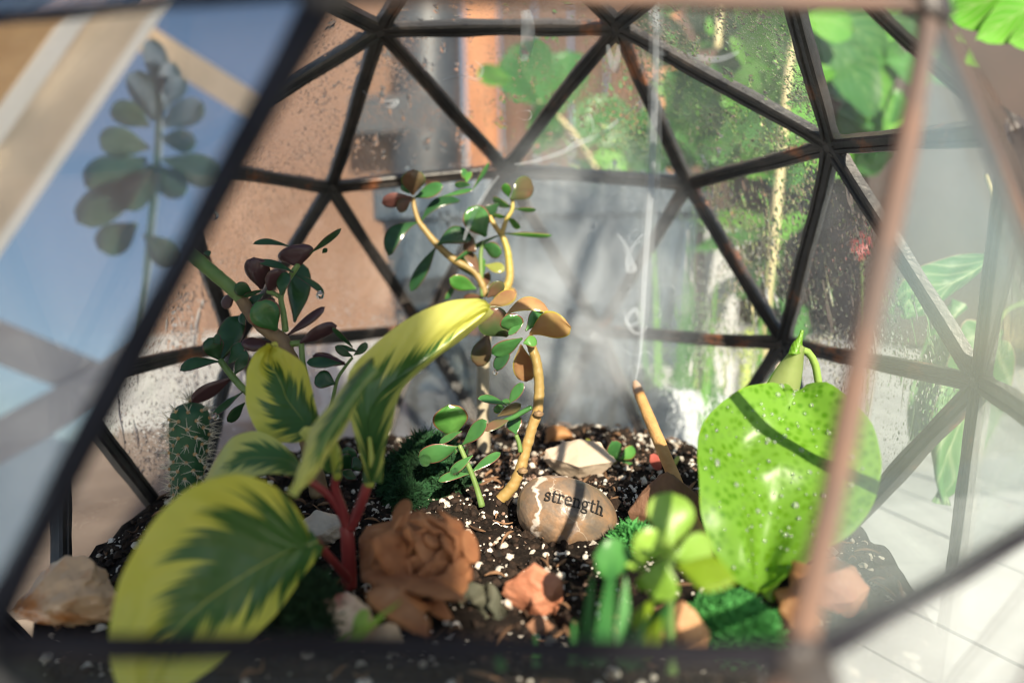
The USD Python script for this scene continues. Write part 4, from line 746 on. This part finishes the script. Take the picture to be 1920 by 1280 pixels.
leaves(gb, c8, s8, .78, [(150, 1300, 250, 570, 130, 20, {'blade': 1, 'cup': .4}), (60, 1310, 110, 690, 110, 20, {'blade': 1, 'cup': .4}), (300, 1300, 330, 700, 130, 25, {'blade': 1, 'cup': .4}), (420, 1300, 640, 880, 150, 25, {'blade': 1, 'cup': .4}), (-30, 1310, -10, 1000, 70, 20, {'blade': 1, 'cup': .4}), (-260, 1320, -270, 1080, 70, 20, {'blade': 1, 'cup': .4}), (330, 1320, 500, 950, 150, 20, {'blade': 1, 'cup': .4}), (-480, 1330, -560, 1150, 80, 30, {'blade': 1, 'cup': .4})], m_fd)
fsp = thing('grass_sprig', 'small yellow green sprig in front of the banded red stones', 'plant', V(690, 1230, .88))
leaves(fsp, zz(560, 940, 4.2675), 4.2675, .88, [(360, 1160, 830, 780, 75, 30, {'blade': 1}), (420, 1060, 560, 870, 110, 25), (330, 1180, 520, 990, 60, 30, {'blade': 1}), (260, 1150, 420, 1020, 60, 30, {'blade': 1}), (350, 1180, 480, 1080, 60, 20)], m_fs)
# -- seedlings and leaf litter at the back
sdl = thing('seedling', 'small green seedling on the soil near the back glass', 'plant', V(1165, 880, 1.75))
leaves(sdl, zz(940, 760, 4.2675), 4.2675, 1.72, [(930, 430, 880, 285, 120, 20, {'m': m_jm}), (930, 440, 800, 470, 110, 20, {'m': m_jy}), (950, 430, 1065, 340, 90, 20, {'m': m_jb}), (940, 440, 1110, 525, 60, 30, {'m': m_jm}), (900, 470, 860, 370, 70, 25, {'m': m_jm}), (770, 450, 680, 260, 50, 30, {'m': m_jy})], m_jm)
sd3 = thing('seedling', 'four leaf clover like seedling in front of the deep green moss', 'plant', V(655, 900, 1.5))
leaves(sd3, zz(300, 600, 4.2675), 4.2675, 1.5, [(1520, 1180, 1440, 1090, 110, 15), (1525, 1180, 1500, 1010, 120, 15), (1530, 1185, 1600, 1130, 110, 15), (1520, 1195, 1500, 1275, 110, 15)], m_jd)
rl = thing('red_leaf', 'small red fallen leaf by the incense stick', 'leaf', V(1225, 880, 1.7))
leaves(rl, zz(940, 760, 4.2675), 4.2675, 1.68, [(1290, 530, 1190, 395, 80, 25, {'m': leafmat('red_litter', (.5, .12, .1), (.6, .2, .15), (.5, .15, .1), None, .3)})], m_jp)
obj('twig', ptube([(1250, 890, 1.66, 9), (1262, 872, 1.66, 9), (1272, 857, 1.67, 8)]), m_petiole, label='short yellow twig lying by the red fallen leaf', cat='twig')
m_litter = leafmat('orange_litter', (.5, .22, .08), (.6, .33, .14), (.5, .25, .1), None, .35, .6)
obj('dry_leaf', loft(D([(1018, 828), (1030, 800), (1050, 797), (1075, 822)], 1.9, 1.9), D([(1022, 832), (1040, 815), (1055, 812), (1078, 826)], 1.84, 1.84), D([(1025, 838), (1045, 832), (1060, 830), (1080, 830)], 1.88, 1.88)), m_litter, label='curled orange dry leaf behind the beige stone', cat='leaf')
obj('dry_leaf', loft(D([(865, 1108), (885, 1092), (920, 1098), (940, 1125), (935, 1160)], 1.06, 1.0), D([(872, 1112), (895, 1115), (915, 1130), (925, 1150), (935, 1162)], 1.05, 1.0), D([(870, 1118), (880, 1145), (895, 1165), (915, 1172), (935, 1164)], 1.08, 1.02), wave=.05), leafmat('grey_litter', (.05, .055, .035), (.09, .09, .06), (.06, .06, .04), None, .1, .8), label='crumpled grey green dead leaf right of the desert rose', cat='leaf')
obj('dry_leaf', loft(D([(1500, 1062), (1480, 1090), (1470, 1130), (1472, 1165)], 1.0, .97), D([(1512, 1068), (1505, 1100), (1496, 1140), (1490, 1178)], .98, .95), D([(1530, 1066), (1532, 1105), (1525, 1140), (1512, 1180)], 1.0, .97), wave=.05), m_litter, label='dry tan leaf standing at the right front corner', cat='leaf')

# -- incense stick
inc = thing('incense_stick', 'burning orange incense stick leaning in the soil', 'incense', V(1385, 1225, .95))
tipd = 1.62
obj('coated_stick', ptube([(1326, 1040, 1.16, 26), (1262, 890, 1.38, 25), (1200, 742, tipd, 20)], wob=.14, seg=12, n=30), M('incense_paste', (.52, .27, .09), (.62, .36, .14), 200, .85, .7, 900, .0006), inc)
obj('bamboo_core', ptube([(1388, 1228, .95, 24), (1350, 1110, 1.07, 20), (1326, 1040, 1.16, 16)], seg=10), M('bamboo', (.5, .32, .22), (.58, .4, .28), 90, .6), inc)
obj('ash_tip', ptube([(1200, 742, tipd, 20), (1194, 725, tipd + .025, 17), (1190, 715, tipd + .035, 9)], wob=.3, seg=10), M('ash', (.5, .26, .12), (.42, .36, .32), 200, .95, .6, 900), inc)

# ------------------------------------------------------------------ smoke
m_sm0 = volume('smoke_veil', 40.0)
m_sm1, m_sm2 = volume('smoke_thread', 330.0), volume('smoke_wisp', 170.0)
CC = V(1090, 520, 1.95)
m_sm3 = volume('smoke_cloud', 62.0, noise=22, fall=(CC, (.46, .20, .54)))
obj('smoke_column', ptube([(1192, 712, 1.66, 4), (1203, 640, 1.66, 7), (1206, 560, 1.66, 11), (1213, 450, 1.66, 13), (1222, 330, 1.65, 14), (1227, 200, 1.64, 15), (1230, 80, 1.63, 13), (1230, -60, 1.62, 16), (1228, -300, 1.6, 30)], seg=10, n=50), m_sm1, kind='stuff', label='straight thread of white smoke rising from the incense tip', cat='smoke')
obj('smoke_column', ptube([(1192, 712, 1.66, 8), (1203, 640, 1.66, 16), (1207, 560, 1.66, 26), (1215, 450, 1.66, 30), (1224, 330, 1.65, 32), (1228, 200, 1.64, 30), (1230, 80, 1.63, 30), (1230, -60, 1.62, 34), (1228, -300, 1.6, 50)], seg=12, n=50, wob=.2), m_sm0, kind='stuff', label='soft veil of smoke around the straight rising thread', cat='smoke')
def wisp(pts, w, label, d=1.66):
    n = len(pts); rows = [(x, y, d + .02 * math.sin(i * 1.3), 2.2 * w * (.25 + .75 * math.sin(math.pi * (i + .5) / n))) for i, (x, y) in enumerate(pts)]
    obj('smoke_wisp', ptube(rows, seg=6, n=10 * n), m_sm2, kind='stuff', label=label, cat='smoke', group='fine curling strands of smoke' if label.startswith('fine curling') else None)
wisp([(1145, 430), (1170, 455), (1182, 485), (1190, 505), (1180, 508), (1176, 490), (1185, 465), (1205, 440)], 6, 'looped wisp of smoke left of the smoke thread')
wisp([(965, 308), (1010, 300), (1055, 285), (1085, 268), (1120, 255), (1160, 225), (1200, 190)], 6, 'long slanting wisp of smoke across the upper centre pane')
wisp([(1140, 85), (1145, 110), (1155, 130), (1158, 110), (1160, 85)], 8, 'hook shaped wisp of smoke below the top joint')
wisp([(680, 170), (705, 190), (735, 200), (745, 190), (730, 190), (700, 180)], 5, 'curled wisp of smoke before the upper left pane', 1.7)
wisp([(830, 150), (865, 142), (895, 150), (905, 130), (890, 115)], 4, 'thin wisp of smoke near the top centre pane', 1.7)
wisp([(1170, 580), (1185, 610), (1200, 600), (1190, 580), (1175, 600), (1195, 625), (1215, 610)], 5, 'tangled wisp of smoke just above the lower ring of the dome')
wisp([(1080, 275), (1100, 262), (1112, 240), (1105, 215), (1085, 225)], 3.5, 'small curl of smoke under the long slanting wisp')
wisp([(985, 20), (990, 60), (980, 110)], 14, 'faint puff of smoke crossing the top bar', 1.7)
wisp([(1235, 100), (1290, 105), (1340, 112), (1385, 98)], 7, 'faint level wisp of smoke right of the smoke thread')
wisp([(935, 330), (900, 380), (880, 420), (870, 450)], 5, 'drifting wisp of smoke among the back jade leaves')
rw = np.random.default_rng(31)
for k in range(14):
    x, y = (rw.uniform(1120, 1235), rw.uniform(430, 690)) if k < 9 else (rw.uniform(880, 1180), rw.uniform(170, 420))
    a, r0 = rw.uniform(0, 6.28), rw.uniform(12, 34); sp = rw.choice([-1, 1]); P_ = []
    for i in range(9):
        a += sp * rw.uniform(.25, .75); r0 *= rw.uniform(.86, 1.06); x += r0 * .55 * math.cos(a); y += r0 * .45 * math.sin(a) - 2; P_.append((x, y))
    wisp(P_, 1.5, 'fine curling strand of smoke ' + ('beside the smoke thread low in the dome' if k < 9 else 'drifting under the top centre panes'), rw.uniform(1.6, 1.75))
mm = trimesh.creation.icosphere(3); q = np.array(mm.vertices); q = q * (1 + .35 * (meshkit.fbm(q * 1.6 + 4, 3, 4) - .5))[:, None]
cc = CC
obj('smoke_cloud', (cc + np.outer(q[:, 0] * .42, CX) + np.outer(q[:, 1] * .17, _f) + np.outer(q[:, 2] * .50, _z), np.array(mm.faces)), m_sm3, kind='stuff', label='pale drifting smoke hanging inside the back of the dome', cat='smoke')

# ------------------------------------------------------------------ outside: things behind the glass
def far_box(name, x0, y0, x1, y1, d, thick, mat, label, cat, bottom=None):
    a, b = V(x0, y0, d), V(x1, y1, d); z0 = TZ if bottom == 'table' else b[2]
    return obj(name, boxm(((a[0] + b[0]) / 2, (a[1] + b[1]) / 2 + thick / 2, (a[2] + z0) / 2), (abs(b[0] - a[0]) / 2, thick / 2, abs(a[2] - z0) / 2)), mat, smooth=False, label=label, cat=cat)
pz = 7.7
a, b = V(722, 240, pz), V(868, 330, pz)
pipe = thing('downpipe', 'dark slate drainpipe with a bracket on the terracotta wall', 'pipe', V(790, 330, pz))
obj('pipe', tube([V(800, 400, pz), V(800, -500, pz)], dpx(66, pz), seg=20, n=4), m_dark, pipe)
obj('bracket', boxm(V(745, 222, pz - .1), (dpx(75, pz), .3, dpx(32, pz))), m_dark, pipe, smooth=False)
tub = thing('planter', 'long slate blue glazed planter standing on the table behind the terrarium', 'planter', V(1000, 800, 2.9))
pa, pb_ = V(700, 600, 2.75), V(1310, 600, 2.85); ptop = V(1000, 336, 2.8)[2]
NT = 420
def tub_ring(k, z):
    q = Polygon([(pa[0], 0), (pb_[0], 0), (pb_[0], 1.1), (pa[0], 1.1)]).buffer(-.16 + k).buffer(.16, quad_segs=6)
    xy = np.array([q.exterior.interpolate(t, normalized=True).coords[0] for t in np.linspace(0, 1, NT, endpoint=False)]); return np.c_[xy[:, 0], xy[:, 1] + (pa[1] + pb_[1]) / 2 + .012 * np.sin(xy[:, 0] * 42), np.full(NT, z)]
rings = [tub_ring(-.08, TZ + .004), tub_ring(-.04, TZ + .3), tub_ring(0, ptop - .17), tub_ring(.03, ptop - .15), tub_ring(.03, ptop - .02), tub_ring(.015, ptop), tub_ring(-.05, ptop), tub_ring(-.06, ptop - .14)]
a_ = np.arange(NT); b_ = (a_ + 1) % NT; fq = [np.vstack([np.c_[i * NT + a_, i * NT + b_, (i + 1) * NT + b_], np.c_[i * NT + a_, (i + 1) * NT + b_, (i + 1) * NT + a_]]) for i in range(len(rings) - 1)]
pv = np.vstack(rings + [rings[-1].mean(0)[None]]); fq.append(np.c_[(len(rings) - 1) * NT + a_, (len(rings) - 1) * NT + b_, np.full(NT, len(pv) - 1)])
obj('pot', (pv, np.vstack(fq)), m_slate, tub, smooth=35)
# white sheet
obj('plastic_sheet', pillow([(1190, 735), (1240, 724), (1300, 732), (1380, 742), (1390, 900), (1250, 900), (1215, 850)], lambda x, y: 2.62 + .05 * math.sin(x / 23.), .03, edge=.1, noise=.02, freq=3), m_white, label='crumpled white plastic sheet outside behind the incense stick', cat='sheet')
far_box('grey_box', 1185, 690, 1300, 800, 2.68, .08, m_grey, 'plain pale grey box behind the white plastic sheet', 'box', 'table')
far_box('grey_post', 1318, 395, 1385, 800, 3.6, .25, M('pale_post', (.36, .37, .39), (.42, .43, .44), 8, .7), 'pale grey post standing behind the right rear panes', 'post', 'table')
far_box('tan_cane_box', 1455, 640, 1475, 800, 3.3, .1, m_tan, 'slim tan post behind the right rear panes', 'post', 'table')
# outside leafy plant
m_out = leafmat('outside_leaf', (.035, .16, .03), (.07, .27, .05), (.06, .2, .05), None, .35, .4, scale=14, vein=(.2, .35, .12), ribs=20)
m_out2 = leafmat('outside_leaf_bright', (.10, .36, .03), (.2, .5, .06), (.14, .38, .05), None, .4, .4, scale=14, vein=(.35, .5, .2), ribs=20)
m_cane = M('pale_cane', (.42, .36, .18), (.55, .48, .28), 14, .6, .3, 80)
op = thing('potted_cane_plant', 'leafy cane plant with beige stems outside behind the right panes', 'plant', V(1440, 800, 3.0))
od = 3.0
obj('cane', ptube([(1425, 820, od, 20), (1440, 600, od, 20), (1455, 400, od, 19), (1468, 250, od, 18), (1480, 120, od, 16), (1500, 20, od, 14)], wob=.1), m_cane, op)
obj('cane', ptube([(1300, 830, 3.3, 18), (1290, 600, 3.3, 20), (1270, 420, 3.3, 16), (1240, 330, 3.3, 12)]), M('green_cane', (.16, .28, .06), (.25, .36, .1), 14, .5), op)
obj('cane', ptube([(1392, 830, 3.1, 28), (1400, 700, 3.1, 30), (1405, 620, 3.1, 20)]), M('lime_cane', (.36, .48, .08), (.45, .55, .14), 14, .5), op)
obj('cane', ptube([(1345, 90, 3.1, 14), (1350, 0, 3.1, 14), (1352, -90, 3.1, 14)]), m_cane, op)
def oleaf(bx, by, tx, ty, w, roll=20, dd=0., m=m_out2, bend=.08): obj('leaf', jleaf(V(bx, by, od + dd), V(tx, ty, od + dd + .1), dpx(w, od), roll, th=.03, bend=bend, cup=.2, point=.7), m, op)
for row in [(1480, 130, 1370, 70, 90, 20), (1490, 100, 1380, 10, 100, 30), (1485, 160, 1350, 190, 110, 20, .1), (1478, 180, 1560, 130, 80, 40), (1475, 220, 1330, 300, 110, 30, .15, m_out), (1475, 200, 1400, 330, 90, 30, .1, m_out), (1500, 40, 1600, 60, 90, 30), (1470, 260, 1550, 200, 60, 20),
            (1455, 420, 1310, 415, 40, 20, 0, m_out2, .06), (1452, 440, 1300, 470, 36, 20, .05, m_out, .06), (1460, 330, 1380, 300, 60, 20), (1450, 470, 1510, 400, 60, 40), (1510, 20, 1660, 110, 130, 30, .2, m_out), (1520, 60, 1640, 220, 120, 40, .2, m_out), (1560, 10, 1700, 60, 120, 20, .3), (1580, 90, 1650, 260, 100, 30, .3, m_out2), (1470, 250, 1260, 250, 150, 30, .3, m_out), (1240, 330, 1130, 420, 90, 30, .3, m_out2), (1240, 330, 1210, 200, 110, 30, .35, m_out), (1250, 340, 1170, 250, 100, 30, .3, m_out), (1290, 600, 1250, 440, 60, 60, .3, m_out), (1440, 600, 1470, 420, 40, 40, .1), (1330, 330, 1250, 130, 120, 30, .4, m_out), (1500, 60, 1450, -60, 120, 20), (1480, 150, 1330, 120, 150, 25, .2, m_out), (1500, 200, 1400, 240, 150, 25, .3, m_out), (1420, 330, 1300, 240, 140, 30, .4, m_out), (1390, 60, 1290, 0, 140, 30, .3, m_out), (1520, 230, 1440, 300, 110, 30, .3, m_out2), (1560, 120, 1500, 10, 130, 30, .4, m_out), (1300, 120, 1200, 60, 120, 30, .5, m_out), (1350, 250, 1230, 300, 130, 30, .5, m_out), (1640, 300, 1580, 200, 120, 30, .4, m_out), (1540, 60, 1690, 0, 150, 30, .5, m_out), (1600, 250, 1700, 180, 150, 30, .5, m_out), (1450, 480, 1380, 560, 60, 30, .2, m_out), (1460, 560, 1510, 640, 60, 30, .2, m_out)]: oleaf(*row)
ro = np.random.default_rng(44)
for k in range(46):
    x, y = (ro.uniform(1200, 1560), ro.uniform(-40, 330)) if k < 34 else (ro.uniform(1540, 1700), ro.uniform(-20, 290))
    a = ro.uniform(-.6, 3.6); L = ro.uniform(70, 140); oleaf(x, y, x + L * math.cos(a), y + L * math.sin(a) * .8, ro.uniform(60, 110), ro.uniform(10, 50), ro.uniform(.3, 1.2), m_out if ro.uniform() < .7 else m_out2)
rp = thing('round_leaf_plant', 'plant with round green leaves outside behind the top centre pane', 'plant', V(1100, 560, 3.4))
def rleaf(bx, by, tx, ty, w, m=m_out): obj('leaf', jleaf(V(bx, by, 3.4), V(tx, ty, 3.45), dpx(w, 3.4), 15, th=.05, cup=.15), m, rp)
obj('stem', ptube([(1190, 560, 3.4, 12), (1150, 400, 3.4, 12), (1090, 270, 3.4, 11), (1010, 190, 3.4, 8)]), m_cane, rp)
for row in [(1020, 200, 965, 85, 120, m_out), (1050, 215, 1065, 95, 100, m_out), (960, 150, 895, 135, 40, m_out2), (1090, 270, 1180, 200, 110), (1060, 250, 990, 230, 90), (1130, 350, 1060, 330, 80), (1150, 400, 1240, 350, 110), (1110, 300, 1180, 290, 80, m_out2), (1165, 450, 1090, 440, 70), (1100, 280, 1130, 180, 90)]: rleaf(*row)
rd2 = thing('reed_clump', 'clump of upright green reeds between the planter and the rear panes', 'plant', V(1270, 800, 2.62))
for k, (bx, tx, ty, w) in enumerate([(1240, 1225, 420, 22), (1262, 1290, 470, 26), (1290, 1300, 380, 24), (1310, 1345, 520, 22), (1225, 1200, 560, 20), (1345, 1330, 600, 22), (1420, 1428, 560, 22), (1440, 1455, 480, 20)]):
    obj('reed', jleaf(V(bx, 850, 2.62), V(tx, ty, 2.66), dpx(w, 2.62), 10, th=.1, blade=1), m_out2 if k % 3 == 0 else m_out, rd2)
fl = thing('red_flower', 'small red flower outside behind the right wet pane', 'flower', V(1620, 500, 2.9))
m_fl = leafmat('red_petal', (.28, .03, .03), (.36, .06, .05), (.3, .04, .03), None, .3)
for k in range(7):
    t = k * .9; obj('petal', jleaf(V(1617, 462, 2.9), V(1617 + 22 * math.cos(t), 462 + 26 * math.sin(t), 2.9), dpx(18, 2.9), 20), m_fl, fl)
obj('stem', ptube([(1617, 465, 2.92, 5), (1622, 640, 2.95, 6), (1625, 800, 3.0, 7)]), m_stem_g, fl)
# big pale veined leaves beyond the right panes
ap = thing('arrow_leaf_plant', 'plant with long pale veined leaves outside the right side of the dome', 'plant', V(1900, 960, 2.2))
m_ar = leafmat('veined_leaf', (.05, .20, .05), (.12, .32, .08), (.1, .26, .07), (.45, .3, .25), .4, .45, scale=30, rimw=.96, vein=(.5, .6, .35), ribs=16)
obj('leaf', loft(D([(1870, 480), (1800, 478), (1730, 500), (1690, 530), (1678, 565), (1700, 595)], 1.75, 1.7), D([(1872, 478), (1820, 510), (1760, 545), (1715, 575), (1700, 596)], 1.72, 1.68), D([(1876, 470), (1845, 500), (1800, 540), (1755, 575), (1725, 590), (1702, 598)], 1.75, 1.7), fold=.3, wave=.03), m_ar, ap)
obj('leaf', loft(D([(1860, 625), (1810, 600), (1790, 640), (1760, 740), (1745, 830), (1755, 900), (1768, 945)], 1.75, 1.7), D([(1862, 620), (1835, 700), (1805, 780), (1782, 860), (1768, 946)], 1.72, 1.68), D([(1865, 620), (1900, 640), (1895, 720), (1870, 800), (1835, 865), (1800, 910), (1768, 946)], 1.75, 1.7), fold=.3, wave=.05), m_ar, ap)
obj('leaf', loft(D([(1795, 570), (1750, 610), (1715, 700), (1700, 780), (1715, 860)], 1.85, 1.8), D([(1797, 572), (1765, 620), (1735, 700), (1722, 780), (1716, 860)], 1.83, 1.8), D([(1798, 575), (1790, 630), (1770, 700), (1745, 790), (1718, 862)], 1.85, 1.8), fold=.3, wave=.05), m_ar, ap)
obj('stem', ptube([(1874, 472, 1.72, 6), (1886, 440, 1.72, 7), (1870, 390, 1.74, 8), (1850, 330, 1.8, 9)]), m_cane, ap)
obj('stem', ptube([(1862, 622, 1.73, 7), (1890, 580, 1.8, 9), (1950, 560, 1.95, 10), (2020, 800, 2.1, 14), (2030, 1020, 2.2, 16)]), m_stem_g, ap)
# top right bright leaves
tr = thing('bright_leaves', 'bright green hanging leaves at the top right corner outside the dome', 'plant', V(1960, -200, 2.6))
for row in [(1960, -40, 1770, 30, 110), (1980, -20, 1830, 75, 90), (1800, -60, 1760, 20, 90), (2000, 30, 1890, 80, 70)]:
    obj('leaf', jleaf(V(row[0], row[1], 2.5), V(row[2], row[3], 2.45), dpx(row[4], 2.5), 15, th=.03, point=.8), m_out2, tr)
obj('stem', ptube([(1880, 10, 2.5, 8), (1950, -30, 2.5, 9), (2010, -180, 2.52, 10), (2060, -700, 2.6, 12), (2070, -1500, 2.7, 12)]), m_stem_g, tr)
# tall cabinet behind, at the right
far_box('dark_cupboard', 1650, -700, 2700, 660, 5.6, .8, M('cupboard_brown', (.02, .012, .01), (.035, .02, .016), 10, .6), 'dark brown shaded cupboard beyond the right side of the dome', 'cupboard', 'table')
# window frame standing at the left behind the camera, seen mirrored in the left pane
NA, NB, NC = NODE['u2'], NODE['u2l3'], NODE['u2u3']
pn = unit(np.cross(NB - NA, NC - NA)); pn = pn if pn @ CF < 0 else -pn
def mirror(px, py, dist):
    r = V(px, py, 1.0) - EYE; t = ((NA - EYE) @ pn) / (r @ pn); H = EYE + t * r; q = unit(r - 2 * (r @ pn) * pn); return H + q * dist
wf = thing('window_frame', 'tan timber window frame mirrored in the left pane', 'window', mirror(0, 470, 8))
def beam(p, q, w, dp, mat, name, up=None):
    ax = unit(q - p); n = unit(mirror(150, 300, 0) - (p + q) / 2); s = unit(np.cross(ax, n)); n = np.cross(s, ax); L = np.linalg.norm(q - p)
    obj(name, boxm((p + q) / 2, (L / 2, w / 2, dp / 2), [ax, s, n]), mat, wf, smooth=False)
def edge(a, b, ext, dist):
    p, q = mirror(*a, dist), mirror(*b, dist); m_, v = (p + q) / 2, q - p; return m_ - v * ext, m_ + v * ext
def panel(x0, y0, x1, y1, off, w, dist, mt, nm, ext, dp=.3):
    """board whose right edge runs through two mirrored photo points."""
    p, q = edge((x0, y0), (x1, y1), ext, dist); ax = unit(q - p); n = unit(mirror(150, 300, 0) - (p + q) / 2); sd_ = unit(np.cross(ax, n)); n = np.cross(sd_, ax)
    lf = mirror(0, 100, dist) - (p + q) / 2; sd_ = sd_ if sd_ @ lf > 0 else -sd_
    obj(nm, boxm((p + q) / 2 + sd_ * (off + w / 2), (np.linalg.norm(q - p) / 2, w / 2, dp / 2), [ax, sd_, n]), mt, wf, smooth=False)
panel(303, 22, 0, 470, 0, 1.55, 8.0, m_tan, 'jamb', 1.3)
m_bead2 = M('cream_bead', (.80, .78, .70), (.84, .82, .75), 8, .4)
panel(303, 22, 0, 470, -.03, .09, 7.6, m_bead2, 'bead', 1.3, .05)
panel(165, 40, 0, 275, 0, .20, 7.6, m_bead2, 'bead', 1.3, .08)
panel(110, 45, 0, 200, 0, .45, 7.6, m_tan2, 'jamb', 1.3, .2)
p, q = edge((276, 75), (500, 215), .75, 8.2); beam(p, q, .30, .2, m_tan, 'glazing_bar')
for a, b in (((-40, 625), (230, 735)), ((-40, 850), (320, 650))):
    p, q = edge(a, b, .75, 8.2); beam(p, q, .42, .2, m_grey, 'glazing_bar')
# timber post behind the camera that shades the left half
hs = unit([SUN_DIR[0], SUN_DIR[1], 0]); pb = np.array([-.18, -.3, 0]) + np.array([hs[1], -hs[0], 0]) * .0
pside = np.array([-hs[1], hs[0], 0]) * 1.0
lc = np.array([-.07, -.25, 0]); cen = lc + hs * 7.0 + (pside if pside[0] < 0 else -pside) * .42
ob = boxm((cen[0], cen[1], 0.6), (.30, .42, 7.6), [np.array([*hs[:2], 0]), np.array([-hs[1], hs[0], 0]), _z])
obj('porch_post', ob, m_tan, smooth=False, label='square tan timber porch post standing behind the camera', cat='post')
# plant hanging to the left of the camera, mirrored as a dark shape in the left pane
hgp = thing('hanging_plant', 'blue green leafy plant mirrored against the sky in the left pane', 'plant', mirror(250, 640, 3.2))
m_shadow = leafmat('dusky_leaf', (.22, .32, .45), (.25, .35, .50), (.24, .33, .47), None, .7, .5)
def mleaf(bx, by, tx, ty, w): obj('leaf', jleaf(mirror(bx, by, 3.0), mirror(tx, ty, 3.05), dpx(w, 3.6), 15, th=.05), m_shadow, hgp)
for row in [(285, 240, 215, 200, 44), (290, 230, 262, 135, 52), (300, 225, 330, 120, 40), (305, 240, 385, 195, 46), (305, 262, 372, 268, 40), (285, 280, 190, 262, 50), (280, 300, 165, 352, 62), (288, 310, 235, 395, 50), (300, 310, 345, 372, 46), (310, 300, 425, 335, 58), (305, 180, 290, 75, 40), (275, 330, 150, 420, 56), (300, 200, 350, 150, 34), (262, 420, 190, 470, 50), (275, 440, 340, 500, 48)]: mleaf(*row)
obj('stem', tube([mirror(270, 640, 3.1), mirror(285, 460, 3.05), mirror(300, 300, 3.0), mirror(305, 180, 3.0)], dpx(7, 3.2)), m_shadow, hgp)
# dark timber sill on the table in front of the dome
obj('dark_sill', boxm((-1.3, -1.95, TZ + .03), (1.75, .62, .03)), M('dark_walnut', (.035, .018, .008), (.10, .055, .02), 10, .5, .3, 80, .0006, stretch=(.4, 6, 6)), smooth=False, label='dark brown wooden board lying on the table in front of the opening', cat='board')
obj('slate_slab', boxm((-1.95, .75, TZ + .03), (.95, .9, .03), [np.array([*sd[:2], 0]), np.array([-sd[1], sd[0], 0]), _z]), M('taupe_slab', (.11, .085, .07), (.19, .15, .125), 20, .6, .5, 150, .001), smooth=False, label='taupe stone slab lying on the table left of the dome', cat='slab')
gw = mirror(40, 900, 26); gx = unit(np.cross(gw - EYE, _z)); gn = np.cross(gx, _z)
gt = mirror(40, 800, 26)[2]
obj('garden_wall', boxm((gw[0], gw[1], gt / 2 - 5), (30, .5, gt / 2 + 5), [gx, gn, _z]), M('blue_grey_wall', (.20, .27, .34), (.26, .33, .40), 4, .8), smooth=False, label='long blue grey garden wall mirrored low in the left pane', cat='wall')
